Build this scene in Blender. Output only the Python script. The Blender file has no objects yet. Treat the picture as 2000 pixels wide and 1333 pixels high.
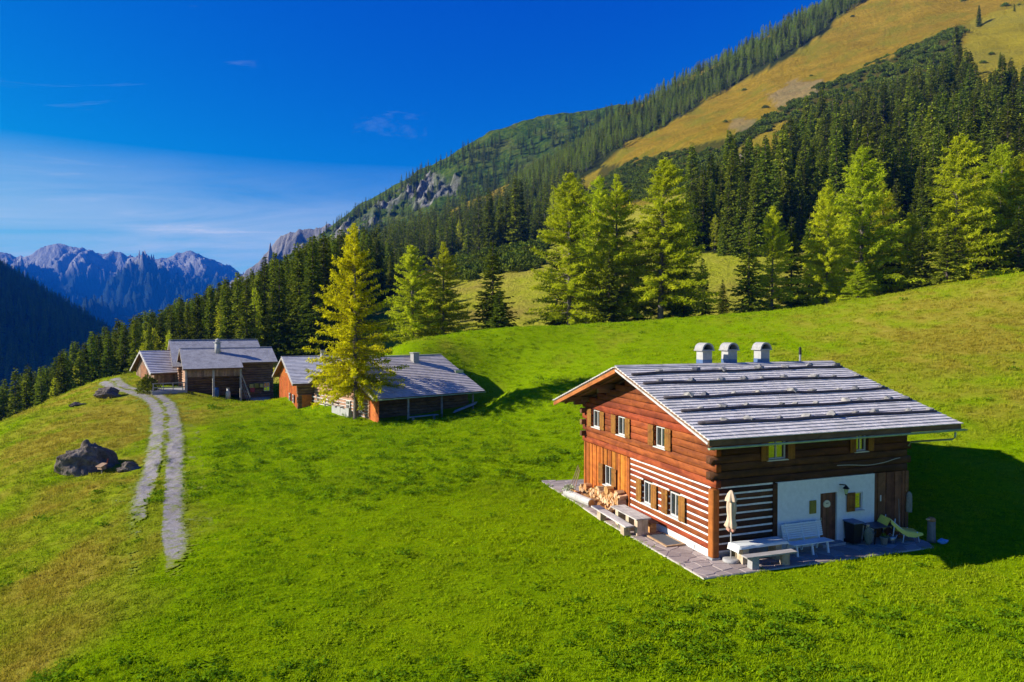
import bpy, math, random
import numpy as np
from mathutils import Vector, Matrix

random.seed(7)
RNG = np.random.default_rng(11)
R = math.radians
scene = bpy.context.scene
COL = scene.collection

# ------------------------------------------------------------------ camera
F_PX, CAM_H = 1333.0, 8.9
PITCH = math.atan(29.5 / F_PX)
cam_data = bpy.data.cameras.new('camera')
cam_data.sensor_width = 36.0
cam_data.lens = 36.0 * F_PX / 2000.0
cam_data.clip_start = 0.3
cam_data.clip_end = 40000.0
cam = bpy.data.objects.new('camera', cam_data)
cam.location = (0, 0, CAM_H)
cam.rotation_euler = (math.pi / 2 - PITCH, 0, 0)
COL.objects.link(cam)
scene.camera = cam

# ------------------------------------------------------------------ sky, sun, exposure
SUN_EL, SUN_AWAY = R(27.0), R(5.5)      # light travels to the right and 5.5 degrees away from the camera
world = bpy.data.worlds.new('World')
scene.world = world
world.use_nodes = True
wt = world.node_tree
wt.nodes.clear()
def wn(t, **k):
    n = wt.nodes.new(t)
    for a, b in k.items():
        setattr(n, a, b)
    return n
wl = wt.links.new
w_out = wn('ShaderNodeOutputWorld')
w_bg = wn('ShaderNodeBackground')
w_sky = wn('ShaderNodeTexSky', sky_type='NISHITA', sun_disc=False, sun_elevation=SUN_EL,
           sun_rotation=R(270.0) - SUN_AWAY, altitude=1600.0, air_density=1.25, dust_density=0.12, ozone_density=3.6)
w_bg.inputs['Strength'].default_value = 0.128
# deep alpine blue: per-channel contrast on the physical sky colour
w_sc = wn('ShaderNodeSeparateColor'); wl(w_sky.outputs[0], w_sc.inputs[0])
w_cc = wn('ShaderNodeCombineColor')
def wpow(sock, gain, p):
    a_ = wn('ShaderNodeMath', operation='MULTIPLY'); wl(sock, a_.inputs[0]); a_.inputs[1].default_value = gain
    b_ = wn('ShaderNodeMath', operation='POWER'); wl(a_.outputs[0], b_.inputs[0]); b_.inputs[1].default_value = p
    return b_.outputs[0]
SKY_R, SKY_G, SKY_B = (0.10, 3.4), (0.285, 1.75), (1.22, 0.50)
for i_, (g_, p_) in enumerate((SKY_R, SKY_G, SKY_B)): wl(wpow(w_sc.outputs[i_], g_, p_), w_cc.inputs[i_])
w_hsv = w_cc
# thin high cloud: streaky noise over the sky directions, denser low down
w_geo = wn('ShaderNodeNewGeometry')
w_sep = wn('ShaderNodeSeparateXYZ')
wl(w_geo.outputs['Incoming'], w_sep.inputs[0])
def wmath(op, a, b=None, c=None, clamp=False):
    n = wn('ShaderNodeMath', operation=op, use_clamp=clamp)
    for i, s in enumerate((a, b, c)):
        if s is None:
            continue
        if isinstance(s, (int, float)):
            n.inputs[i].default_value = s
        else:
            wl(s, n.inputs[i])
    return n.outputs[0]
w_tc = wn('ShaderNodeTexCoord')
w_sep2 = wn('ShaderNodeSeparateXYZ')
wl(w_tc.outputs['Generated'], w_sep2.inputs[0])
dx, dy, dz = w_sep2.outputs
inv = wmath('DIVIDE', 1.0, wmath('ADD', wmath('MAXIMUM', dz, 0.0), 0.16))
cx = wmath('MULTIPLY', dx, inv); cy = wmath('MULTIPLY', dy, inv)
w_comb = wn('ShaderNodeCombineXYZ')
wl(wmath('ADD', wmath('MULTIPLY', cx, 0.55), wmath('MULTIPLY', cy, 0.14)), w_comb.inputs[0])
wl(wmath('SUBTRACT', wmath('MULTIPLY', cy, 1.5), wmath('MULTIPLY', cx, 0.25)), w_comb.inputs[1])
w_n1 = wn('ShaderNodeTexNoise'); w_n1.inputs['Scale'].default_value = 1.35
w_n1.inputs['Detail'].default_value = 9.0; w_n1.inputs['Roughness'].default_value = 0.62
w_n1.inputs['Distortion'].default_value = 0.7
wl(w_comb.outputs[0], w_n1.inputs['Vector'])
low = wmath('SUBTRACT', 1.0, wmath('DIVIDE', wmath('MAXIMUM', dz, 0.0), 0.225), clamp=True)    # 1 at the horizon
low2 = wmath('POWER', low, 0.9)
cl = wmath('MULTIPLY', wmath('SUBTRACT', w_n1.outputs['Fac'], 0.30, clamp=True), 2.4)
veil = wmath('MULTIPLY', wmath('MULTIPLY', low2, wmath('ADD', cl, 0.40)), 1.0, clamp=True)
wisp = wmath('MULTIPLY', wmath('SUBTRACT', w_n1.outputs['Fac'], 0.59, clamp=True), 1.6)
amt = wmath('ADD', veil, wisp, clamp=True)
w_mix = wn('ShaderNodeMix', data_type='RGBA')
w_mix.inputs['B'].default_value = (3.1, 3.25, 3.35, 1)
wl(amt, w_mix.inputs['Factor'])
wl(w_hsv.outputs[0], w_mix.inputs['A'])
wl(w_mix.outputs['Result'], w_bg.inputs['Color'])
wl(w_bg.outputs[0], w_out.inputs['Surface'])

sun_data = bpy.data.lights.new('sun', 'SUN')
sun_data.energy = 4.6
sun_data.angle = R(0.55)
sun_data.color = (1.0, 0.93, 0.80)
sun = bpy.data.objects.new('sun', sun_data)
LIGHT_DIR = Vector((math.cos(SUN_AWAY) * math.cos(SUN_EL), math.sin(SUN_AWAY) * math.cos(SUN_EL), -math.sin(SUN_EL)))
sun.rotation_euler = LIGHT_DIR.to_track_quat('-Z', 'Y').to_euler()
sun.location = (-60, -20, 60)
COL.objects.link(sun)

vs = scene.view_settings
vs.view_transform = 'Standard'
vs.look = 'None'
vs.gamma = 1.0
vs.exposure = 1.05
vs.use_curve_mapping = False
scene.cycles.use_denoising = True
scene.cycles.max_bounces = 8
scene.cycles.diffuse_bounces = 3
scene.cycles.transparent_max_bounces = 12
scene.cycles.volume_bounces = 0
scene.cycles.caustics_reflective = False
scene.cycles.caustics_refractive = False

# ------------------------------------------------------------------ projection helpers (to find where things stand)
FW = np.array([0, math.cos(PITCH), -math.sin(PITCH)])
UP = np.array([0, math.sin(PITCH), math.cos(PITCH)])
CAMP = np.array([0, 0, CAM_H])
def ray(u, v):
    return FW + np.array([1.0, 0, 0]) * ((u - 1000) / F_PX) + UP * ((666.5 - v) / F_PX)
def at(u, v, D):
    d = ray(u, v)
    return CAMP + d * (D / d[1])
def onz(u, v, z=0.0):
    d = ray(u, v)
    return CAMP + d * ((z - CAM_H) / d[2])
def project(P):
    P = np.asarray(P, float) - CAMP
    z = P @ FW
    return 1000 + F_PX * P[..., 0] / z, 666.5 - F_PX * (P @ UP) / z

# ------------------------------------------------------------------ mesh helpers
def link(o, parent=None):
    COL.objects.link(o)
    if parent is not None:
        o.parent = parent
    return o
def tag(o, label=None, cat=None, group=None, kind=None):
    if label: o['label'] = label
    if cat: o['category'] = cat
    if group: o['group'] = group
    if kind: o['kind'] = kind
    return o
def np_mesh(name, V, F, smooth=True, mats=(), matidx=None):
    V = np.ascontiguousarray(V, np.float32); F = np.asarray(F, np.int32)
    me = bpy.data.meshes.new(name)
    k = F.shape[1]
    me.vertices.add(len(V)); me.vertices.foreach_set('co', V.ravel())
    me.loops.add(F.size); me.loops.foreach_set('vertex_index', F.ravel())
    me.polygons.add(len(F)); me.polygons.foreach_set('loop_start', np.arange(0, F.size, k, dtype=np.int32))
    me.polygons.foreach_set('loop_total', np.full(len(F), k, np.int32))
    me.polygons.foreach_set('use_smooth', np.full(len(F), bool(smooth)))
    for m in mats: me.materials.append(m)
    if matidx is not None: me.polygons.foreach_set('material_index', np.asarray(matidx, np.int32))
    me.update(calc_edges=True)
    me.validate()
    return me
def np_obj(name, V, F, mats, parent=None, smooth=True, **k):
    o = bpy.data.objects.new(name, np_mesh(name, V, F, smooth, mats if isinstance(mats, (list, tuple)) else [mats]))
    link(o, parent)
    return tag(o, **k)
def add_attr(me, name, vals, domain='POINT', typ='FLOAT'):
    a = me.attributes.new(name, typ, domain)
    a.data.foreach_set('value' if typ in ('FLOAT', 'INT') else 'color', np.ascontiguousarray(vals, np.float32 if typ != 'INT' else np.int32).ravel())

# smooth 2-D noise
_PERM = np.random.default_rng(5).permutation(4096)
_GR = np.random.default_rng(6).uniform(-1, 1, 4096)
def vnoise(x, y):
    x = np.asarray(x, float); y = np.asarray(y, float)
    xi = np.floor(x).astype(np.int64); yi = np.floor(y).astype(np.int64)
    fx = x - xi; fy = y - yi
    sx = fx * fx * (3 - 2 * fx); sy = fy * fy * (3 - 2 * fy)
    def g(a, b): return _GR[_PERM[(_PERM[a & 4095] + b) & 4095]]
    n0 = g(xi, yi) * (1 - sx) + g(xi + 1, yi) * sx
    n1 = g(xi, yi + 1) * (1 - sx) + g(xi + 1, yi + 1) * sx
    return n0 * (1 - sy) + n1 * sy
def fbm(x, y, octv=4, gain=0.5, lac=2.03):
    s = 0; a = 1
    for i in range(octv):
        s = s + a * vnoise(x + 17.3 * i, y - 9.1 * i); a *= gain; x = x * lac; y = y * lac
    return s
def ridged(x, y, octv=5, gain=0.55):
    s = 0; a = 1
    for i in range(octv):
        s = s + a * (1 - np.abs(vnoise(x + 31.7 * i, y + 13.9 * i)) * 2); a *= gain; x = x * 2.1; y = y * 2.1
    return s
class RBF:
    def __init__(self, pts, smooth=0.0):
        p = np.asarray(pts, float); self.c = p[:, :2]; n = len(p)
        K = self.k(self.c[:, None] - self.c[None]) + np.eye(n) * smooth
        Pm = np.c_[np.ones(n), self.c]
        M = np.block([[K, Pm], [Pm.T, np.zeros((3, 3))]])
        self.w = np.linalg.solve(M, np.r_[p[:, 2], 0, 0, 0])
    @staticmethod
    def k(d):
        r2 = (d ** 2).sum(-1)
        return 0.5 * r2 * np.log(r2 + 1e-9)
    def __call__(self, x, y):
        x = np.asarray(x, float); sh = x.shape; q = np.c_[x.ravel(), np.asarray(y, float).ravel()]
        out = np.empty(len(q)); n = len(self.c)
        for i in range(0, len(q), 20000):
            s = q[i:i + 20000]
            out[i:i + 20000] = self.k(s[:, None] - self.c[None]) @ self.w[:n] + self.w[n] + s @ self.w[n + 1:]
        return out.reshape(sh)
def grid_faces(nu, nv):
    i = np.arange(nu * nv).reshape(nv, nu)
    return np.c_[i[:-1, :-1].ravel(), i[:-1, 1:].ravel(), i[1:, 1:].ravel(), i[1:, :-1].ravel()]
def sstep(a, b, x):
    t = np.clip((np.asarray(x, float) - a) / (b - a), 0, 1)
    return t * t * (3 - 2 * t)

# ------------------------------------------------------------------ materials
def mat(name):
    m = bpy.data.materials.new(name); m.use_nodes = True
    nt = m.node_tree; nt.nodes.clear()
    return m, nt
class NT:
    """small node-writing helper"""
    def __init__(s, name):
        s.m, s.t = mat(name)
        s.out = s.n('ShaderNodeOutputMaterial')
    def n(s, typ, **k):
        nd = s.t.nodes.new(typ)
        for a, b in k.items(): setattr(nd, a, b)
        return nd
    def set(s, nd, key, v):
        if v is None: return
        if hasattr(v, 'is_output') or isinstance(v, bpy.types.NodeSocket): s.t.links.new(v, nd.inputs[key])
        else:
            if isinstance(v, tuple) and len(v) == 3 and nd.inputs[key].type == 'RGBA': v = (*v, 1)
            nd.inputs[key].default_value = v
    def math(s, op, a, b=None, clamp=False):
        nd = s.n('ShaderNodeMath', operation=op, use_clamp=clamp); s.set(nd, 0, a); s.set(nd, 1, b); return nd.outputs[0]
    def mix(s, f, a, b, blend='MIX'):
        nd = s.n('ShaderNodeMix', data_type='RGBA', blend_type=blend)
        s.set(nd, 'Factor', f); s.set(nd, 'A', a); s.set(nd, 'B', b); return nd.outputs['Result']
    def noise(s, scale, detail=4, rough=0.55, vec=None, dist=0.0, out='Fac'):
        nd = s.n('ShaderNodeTexNoise'); nd.inputs['Scale'].default_value = scale; nd.inputs['Detail'].default_value = detail
        nd.inputs['Roughness'].default_value = rough; nd.inputs['Distortion'].default_value = dist
        if vec is not None: s.set(nd, 'Vector', vec)
        return nd.outputs[out]
    def ramp(s, f, stops):
        nd = s.n('ShaderNodeValToRGB'); cr = nd.color_ramp
        while len(cr.elements) < len(stops): cr.elements.new(0.5)
        for e, (p, c) in zip(cr.elements, stops):
            e.position = p; e.color = (*c, 1) if len(c) == 3 else c
        s.set(nd, 'Fac', f); return nd.outputs['Color']
    def fr(s, f, a, b, c=0.0, d=1.0):
        nd = s.n('ShaderNodeMapRange'); s.set(nd, 0, f); s.set(nd, 1, a); s.set(nd, 2, b); s.set(nd, 3, c); s.set(nd, 4, d); return nd.outputs[0]
    def coord(s, kind='Object', scale=(1, 1, 1), rot=(0, 0, 0), loc=(0, 0, 0)):
        tc = s.n('ShaderNodeTexCoord'); mp = s.n('ShaderNodeMapping')
        s.t.links.new(tc.outputs[kind], mp.inputs[0]); mp.inputs['Scale'].default_value = scale; mp.inputs['Rotation'].default_value = rot; mp.inputs['Location'].default_value = loc
        return mp.outputs[0]
    def pos(s, scale=(1, 1, 1)):
        g = s.n('ShaderNodeNewGeometry'); mp = s.n('ShaderNodeMapping'); s.t.links.new(g.outputs['Position'], mp.inputs[0]); mp.inputs['Scale'].default_value = scale
        return mp.outputs[0]
    def attr(s, name, typ='GEOMETRY', out='Fac'):
        a = s.n('ShaderNodeAttribute', attribute_name=name, attribute_type=typ); return a.outputs[out]
    def rand(s):
        return s.n('ShaderNodeObjectInfo').outputs['Random']
    def bump(s, h, strength=0.5, dist=0.05):
        b = s.n('ShaderNodeBump'); b.inputs['Strength'].default_value = strength; b.inputs['Distance'].default_value = dist; s.set(b, 'Height', h); return b.outputs[0]
    def bsdf(s, color, rough=0.8, spec=0.3, normal=None, metal=0.0, **k):
        b = s.n('ShaderNodeBsdfPrincipled'); s.set(b, 'Base Color', color); s.set(b, 'Roughness', rough); s.set(b, 'Specular IOR Level', spec); s.set(b, 'Metallic', metal)
        if normal is not None: s.set(b, 'Normal', normal)
        for a, v in k.items(): s.set(b, a.replace('_', ' '), v)
        s.t.links.new(b.outputs[0], s.out.inputs['Surface'])
        return s.m
    def foliage(s, color, trans=0.3, tcol=None):
        d = s.n('ShaderNodeBsdfDiffuse'); t = s.n('ShaderNodeBsdfTranslucent'); mx = s.n('ShaderNodeMixShader')
        s.set(d, 'Color', color); s.set(t, 'Color', tcol if tcol is not None else color); mx.inputs[0].default_value = trans
        s.t.links.new(d.outputs[0], mx.inputs[1]); s.t.links.new(t.outputs[0], mx.inputs[2]); s.t.links.new(mx.outputs[0], s.out.inputs['Surface'])
        return s.m

# house frame: near corner of the big house, x along its long side, y along its gable side
HANG = R(19.5)
HO = onz(1393, 1094)
HB = np.array([math.cos(HANG), math.sin(HANG), 0]); HA = np.array([-math.sin(HANG), math.cos(HANG), 0])
def hw(x, y, z=0.0):
    return HO + HB * x + HA * y + np.array([0, 0, z])
def hl(p):
    q = np.asarray(p, float) - HO
    return q @ HB, q @ HA

# ------------------------------------------------------------------ the meadow (ground)
mp = []
for u, v, z in [(1000,1333,-.1),(1000,1200,0),(1000,1100,.02),(700,1333,-.1),(700,1150,0),(450,1200,-.1),(1300,1250,-.05),(1600,1250,-.1),(1600,1333,-.15),
                (1900,1200,0),(2000,1333,.15),(2000,1130,.1),(1900,1075,.02),(1000,1000,.12),(1000,900,.5),(1000,850,.8),(1000,800,1.6),
                (1000,760,2.9),(1000,700,5.3),(800,1000,.1),(600,1000,0),(600,900,.1),(450,900,0),(700,822,.6),(850,822,.9),(500,802,.5),(600,792,.75),
                (330,770,1.2),(280,748,1.7),(210,740,1.6),(340,1000,-.1),(320,1100,-.1),(300,1220,-.15),
                (250,1000,-.15),(150,900,-.6),(150,850,-.4),(230,800,.3),(100,785,-.2),(0,830,-1.4),(0,900,-1.6),(0,1000,-1.7),(0,1100,-1.3),
                (0,1200,-1.0),(0,1333,-.6),(150,1333,-.3),(150,1100,-.6)]:
    p = onz(u, v, z); mp.append((p[0], p[1], z))
for u, v, D in [(2000,532,75),(1880,550,78),(1750,575,80),(1600,598,83),(1440,612,86),(1300,624,88),(1150,634,88),(1000,641,86),(900,650,84),(800,668,78)]:
    p = at(u, v, D); mp.append(tuple(p)); mp.append((p[0] * 1.2, D + 17, p[2] - 4.2)); mp.append((p[0] * 0.93, D * 0.93, p[2] - 0.06 * D * 0.13 * 1.6))
for u, v, D in [(440,780,81),(520,787,81),(362,768,78),(560,787,71),(935,799,65.5),(850,815,62.5),(760,824,59.5),(985,783,66.5)]:
    mp.append(tuple(at(u, v, D)))
for x, y, z in [(-1.2,-1.6,0),(10.5,-1.8,0),(-1.2,6,0.02),(0,11.3,.1),(-1,14.5,.15),(5,5,0),(5,0,0),(0,0,0),(9.7,0,0)]:
    p = hw(x, y); mp.append((p[0], p[1], z))
mp += [(25.1,38.2,2.7),(25.4,34,2.0),(23.2,31,.55),(21,44,2.8),(14,46,1.7),(36,42,5.2),(-66,95,-5),(-66,70,-7),(-62,50,-8),(-50,39,-6),(-40,25,-4.6),(-30,10,-3),
       (-70,115,-12),(-40,115,-3),(-20,110,1.0),(60,50,9.5),(45,28,3.6),(30,12,1.0),(72,60,16),(85,92,19),(0,5,-.1),(-15,0,-.6),(20,0,.3),(0,-20,0),(60,-10,4),(-60,-10,-8)]
_mrbf = RBF(mp, 0.25)
def ground_z(x, y):
    x = np.asarray(x, float); y = np.asarray(y, float)
    z = _mrbf(x, y)
    a, b = (x - HO[0]) * HB[0] + (y - HO[1]) * HB[1], (x - HO[0]) * HA[0] + (y - HO[1]) * HA[1]
    flat = (1 - sstep(0.0, 4.0, np.maximum(np.abs(a - 4.2) - 5.9, 0))) * (1 - sstep(0, 3.0, np.maximum(np.abs(b - 5.5) - 7.6, 0)))
    far = sstep(12, 40, y)
    z = z + (0.05 * fbm(x * .35, y * .35, 3) + 0.10 * far * vnoise(x * .13, y * .13)) * (1 - flat)
    # low bank across the front right, and worn terraces on the left slope
    z = z + 0.16 * (1 - flat) * sstep(1, 9, x) * (1 - sstep(0, 1.6, np.abs(y - (22.0 - 0.02 * (x - 5) ** 2)))) * 0.5
    lf = sstep(-14, -24, x) * (1 - sstep(40, 75, y) * .6)
    z = z + lf * (0.16 * ridged(x * .12 + y * .05, y * .16, 3) - .16 + .10 * fbm(x * .7, y * .5, 3))
    return z * (1 - flat) + (flat * -0.035)
def g3(x, y, dz=0.0):
    return np.array([x, y, float(ground_z(np.array([x]), np.array([y]))[0]) + dz])
def ong(u, v, dz=0.0):
    """where the view ray through a pixel meets the meadow"""
    d = ray(u, v); t0 = 10.0
    for t in np.arange(10, 130, .5):
        p = CAMP + d * t
        if p[2] <= float(ground_z(p[0:1], p[1:2])[0]): break
        t0 = t
    lo, hi = t0, t0 + .5
    for _ in range(14):
        m = (lo + hi) / 2; p = CAMP + d * m
        if p[2] <= float(ground_z(p[0:1], p[1:2])[0]): hi = m
        else: lo = m
    p = CAMP + d * hi
    return g3(p[0], p[1], dz)

xs = np.r_[np.arange(-80, -45, 1.0), np.arange(-45, 45, .42), np.arange(45, 96, 1.0)]
ys = np.r_[np.arange(-25, 14, 1.4), np.arange(14, 62, .36), np.arange(62, 100, .55), np.arange(100, 122, 1.0)]
gx, gy = np.meshgrid(xs, ys)
gz = ground_z(gx, gy)
near = np.exp(-((gy - 30) / 40.0) ** 2)
aa, bb = (gx - HO[0]) * HB[0] + (gy - HO[1]) * HB[1], (gx - HO[0]) * HA[0] + (gy - HO[1]) * HA[1]
inhouse = (1 - sstep(0, 1.0, np.maximum(np.abs(aa - 4.2) - 6.0, 0))) * (1 - sstep(0, 1.0, np.maximum(np.abs(bb - 5.5) - 7.8, 0)))
gz = gz + 0.022 * fbm(gx * 1.3, gy * 1.3, 3) * (1 - inhouse)

def gauss(x, y, cx, cy, sx, sy, rot=0.0):
    c, s = math.cos(rot), math.sin(rot); dx, dy = x - cx, y - cy
    return np.exp(-(((dx * c + dy * s) / sx) ** 2 + ((-dx * s + dy * c) / sy) ** 2))
# dryness of the sward: pale old grass along the bank left of the track, ochre patch at the upper right, thin strips elsewhere
_dry_pts = [(ong(u, v), s, w) for u, v, s, w in [(200,840,6.5,1.25),(240,800,6,1.25),(150,770,7,.9),(170,960,3.5,1.0),(255,905,2.2,.9),(140,1010,3.2,.7),(110,1150,2.4,1.0),(70,1250,1.7,1.0),(200,1060,2.5,.6),(60,1080,2.6,.5),
        (20,1320,1.2,1.0),(60,930,3,.6),(1960,640,12,1.0),(1990,740,8,.75),(1870,600,8,.7),(1930,850,4.5,.25),(1180,655,7,.2),(1550,640,7,.22),(850,680,6,.2),(300,1060,1.6,.6),(330,1000,1.4,.35),(250,960,1.5,.7),
        (290,690+90,3,.6),(80,800,6,.55)]]
def dryness(x, y):
    d = np.zeros(np.shape(x))
    for p, s, w in _dry_pts:
        d = np.maximum(d, w * gauss(x, y, p[0], p[1], s * 1.25, s * 1.9))
    d = d + (0.22 * fbm(x * .22, y * .22, 4) + .30 * fbm(x * .8, y * .45, 3)) * (0.35 + d)
    return np.clip(d, 0, 1)
def lush(x, y):
    return np.clip(0.5 + 0.5 * fbm(x * .09 + 3, y * .09, 3), 0, 1)

g = NT('meadow_grass_ground')
n_big = g.noise(.16, 5, .6, g.pos()); n_mid = g.noise(1.1, 6, .65, g.pos()); n_fine = g.noise(9.0, 5, .75, g.pos()); n_vf = g.noise(38, 3, .8, g.pos((1, 1, 1)))
green = g.mix(g.fr(n_mid, .35, .68), (.135, .245, .001), (.25, .325, .002))
green = g.mix(g.fr(n_big, .35, .65), green, (.20, .305, .002))
n_tus = g.noise(3.6, 5, .7, g.pos())
green = g.mix(g.math('MULTIPLY', g.fr(n_tus, .52, .66), .62), green, (.075, .165, .002))
green = g.mix(g.math('MULTIPLY', g.fr(n_fine, .52, .68), .8), green, (.055, .125, .002))
green = g.mix(g.math('MULTIPLY', g.fr(n_vf, .55, .8), .55), green, (.31, .375, .006))
dryc = g.mix(g.fr(n_fine, .3, .7), (.34, .27, .035), (.215, .205, .014))
dryc = g.mix(g.math('MULTIPLY', g.fr(n_mid, .5, .7), .7), dryc, (.38, .295, .055))
gc = g.mix(g.math('MULTIPLY', g.fr(g.attr('dry'), .12, .85), 0.92), green, dryc)
gm = g.bsdf(gc, 1.0, 0.0, g.bump(g.math('ADD', g.math('MULTIPLY', n_fine, .6), g.math('ADD', g.math('MULTIPLY', n_mid, .8), g.math('ADD', g.math('MULTIPLY', n_vf, .25), g.math('MULTIPLY', n_tus, .6)))), .9, .15))
meadow = np_obj('meadow_ground', np.c_[gx.ravel(), gy.ravel(), gz.ravel()], grid_faces(len(xs), len(ys)), gm, kind='structure', label='short green alpine meadow sloping up to the right')
add_attr(meadow.data, 'dry', dryness(gx, gy).ravel())

# ------------------------------------------------------------------ mountain flank behind the meadow
def ring(D, lst):
    return [((u - 1000) / F_PX * D, D, z) for u, z in lst]
def ringv(D, lst):
    return [tuple(at(u, v, D)) for u, v in lst]
fp = (ring(108, [(-300,-40),(0,-16),(200,-6),(300,-2),(600,1),(800,3),(1000,4.6),(1200,5.6),(1500,7.4),(1800,10),(2100,13),(2500,20)])
    + ring(150, [(-300,-60),(0,-26),(200,-9),(400,1),(600,6),(800,10),(1000,14),(1200,18.5),(1400,21),(1700,24.5),(2000,30),(2400,44)])
    + ring(200, [(-300,-70),(0,-36),(200,-19),(400,-2),(600,10),(800,18),(1000,26),(1200,32),(1450,36),(1700,42),(2000,53),(2400,80)])
    + ring(300, [(-400,-95),(0,-50),(200,-25),(400,0)]) + ringv(300, [(600,605),(800,545),(1000,488),(1200,415),(1430,330),(1700,255),(2000,168),(2400,40)])
    + ring(420, [(-400,-130),(0,-75),(200,-36)]) + ringv(420, [(400,660),(600,585),(800,512),(1000,450),(1200,362),(1450,252),(1700,158),(2000,62),(2400,-80)])
    + ring(550, [(-400,-170),(0,-95)]) + ringv(550, [(200,735),(400,650),(600,560),(800,480),(1000,402),(1200,302),(1450,190),(1700,82),(2000,-40),(2400,-190)])
    + ring(700, [(-400,-210),(0,-110)]) + ringv(700, [(200,735),(300,685),(480,612),(640,530),(800,455),(900,405),(1000,358),(1060,330),(1220,235),(1400,132),(1600,27),(1700,-28),(2000,-150),(2400,-330)]))
fp += [(x * 1.25, 860, z - 60) for x, y, z in fp if abs(y - 700) < 4]
_frbf = RBF(fp, 8.0)
def flank_z(x, y):
    z = _frbf(x, y)
    amp = sstep(120, 400, y)
    z = z + amp * (4.0 * fbm(x * .011, y * .011, 4) + 3.6 * (ridged(x * .02 + y * .012, y * .008 - x * .004, 4) - 1))
    z = z - sstep(730, 860, y) * 30
    return np.where(z > 420, 420 + 80 * (1 - np.exp(-np.maximum(z - 420, 0) / 80)), z)
th = np.linspace(R(-56), R(62), 400); rr = np.r_[np.geomspace(96, 860, 230)]
tg, rg = np.meshgrid(np.tan(th), rr)
fx, fy = tg * rg, rg
fz = flank_z(fx, fy)

def poly_in(u, v, poly):
    u = np.asarray(u, float); v = np.asarray(v, float); ins = np.zeros(u.shape, bool)
    n = len(poly)
    for i in range(n):
        x1, y1 = poly[i]; x2, y2 = poly[(i + 1) % n]
        c = ((y1 > v) != (y2 > v)) & (u < (x2 - x1) * (v - y1) / (y2 - y1 + 1e-12) + x1)
        ins ^= c
    return ins

GOLD = [(1180,320),(1300,248),(1400,188),(1500,133),(1690,8),(1760,-60),(2000,-260),(2500,-500),(2500,60),(2300,100),(2000,232),(1900,220),(1880,150),(1872,108),(1890,45),(1820,68),(1720,118),(1600,168),(1500,225),(1420,272),(1330,288),(1250,312)]
FR = [(1352,440),(1440,408),(1500,380),(1600,302),(1700,246),(1800,200),(1872,160),(1900,225),(2000,240),(2300,110),(2300,420),(2000,480),(1700,490),(1340,495)]
FL = [(-500,800),(0,780),(200,725),(330,672),(480,604),(640,530),(760,482),(850,448),(950,415),(1040,385),(1120,372),(1150,400),(1110,446),(1000,488),(900,500),(800,540),(740,590),(690,640),(640,700),(500,720),(330,760),(230,900),(100,990),(0,1080),(-500,1400)]
RL = [(1020,402),(1180,318),(1300,246),(1400,186),(1500,131),(1690,6),(1780,-60),(1690,-70),(1600,22),(1400,126),(1220,228),(1060,322),(990,365)]
SC = [(1150,395),(1172,325),(1250,315),(1330,293),(1420,276),(1500,228),(1600,172),(1720,121),(1820,72),(1885,48),(1866,120),(1800,185),(1700,225),(1600,262),(1540,262),(1440,300),(1410,330),(1360,372),(1290,385),(1220,400)]
STRIP = [(1415,318),(1440,292),(1535,236),(1540,252),(1480,285),(1430,322)]
SC2 = [(880,505),(1000,494),(1060,480),(1078,505),(1040,528),(960,545),(900,555)]
SC3 = [(1370,455),(1440,440),(1455,500),(1400,505),(1360,490)]
ROCKY = [(1425,330),(1440,300),(1475,300),(1465,332)]
SCAR = [(1490,185),(1560,150),(1600,165),(1530,205)]
SCAR2 = [(1570,175),(1605,158),(1600,180),(1560,198)]
SCAR3 = [(1415,262),(1445,228),(1475,235),(1450,270)]

fu, fv = project(np.stack([fx, fy, fz], -1))
def soft(poly, k=10.0):
    # polygon mask with a ragged, jittered edge
    jx = k * fbm(fx * .03, fy * .03, 4); jy = k * fbm(fx * .03 + 50, fy * .03, 4)
    return poly_in(fu + jx, fv + jy, poly).astype(float)
PASTURE = [(1872,112),(1900,35),(2100,-30),(2500,-200),(2500,60),(2000,236),(1900,224)]
gold = np.maximum(soft(GOLD, 8), .85 * sstep(290, 350, fy)) * (1 - .35 * soft(PASTURE, 10)); strip = soft(STRIP, 5)
wood = np.maximum(np.maximum(soft(FR), soft(FL)), np.maximum(soft(RL), soft(SC, 6) * .8)) * (1 - strip)
rock = np.maximum(np.maximum(soft(ROCKY, 6), soft(SCAR, 12) * .45), np.maximum(soft(SCAR2, 10) * .45, soft(SCAR3, 12) * .4))
fm = NT('mountain_flank_cover')
fn1 = fm.noise(.035, 6, .65, fm.pos()); fn2 = fm.noise(.3, 6, .7, fm.pos()); fn3 = fm.noise(1.6, 4, .7, fm.pos())
streak = fm.noise(.05, 6, .65, fm.pos((.35, 1.0, 2.6)))
past = fm.mix(fm.fr(fn2, .35, .65), (.36, .39, .020), (.45, .43, .045))
past = fm.mix(fm.math('MULTIPLY', fm.fr(fn1, .45, .65), .8), past, (.36, .28, .060))
gld = fm.mix(fm.fr(streak, .35, .65), (.26, .165, .010), (.36, .235, .020))
gld = fm.mix(fm.math('MULTIPLY', fm.fr(fn2, .46, .66), .75), gld, (.20, .145, .012))
gld = fm.mix(fm.math('MULTIPLY', fm.fr(fn1, .48, .62), .85), gld, (.20, .18, .012))
floor_c = fm.mix(fm.fr(fn2, .35, .65), (.024, .034, .008), (.052, .060, .014))
rk = fm.mix(fm.fr(fn2, .3, .7), (.36, .29, .20), (.24, .19, .13))
c = fm.mix(fm.attr('gold'), past, gld)
c = fm.mix(fm.attr('wood'), c, floor_c)
c = fm.mix(fm.attr('rock'), c, rk)
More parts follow.
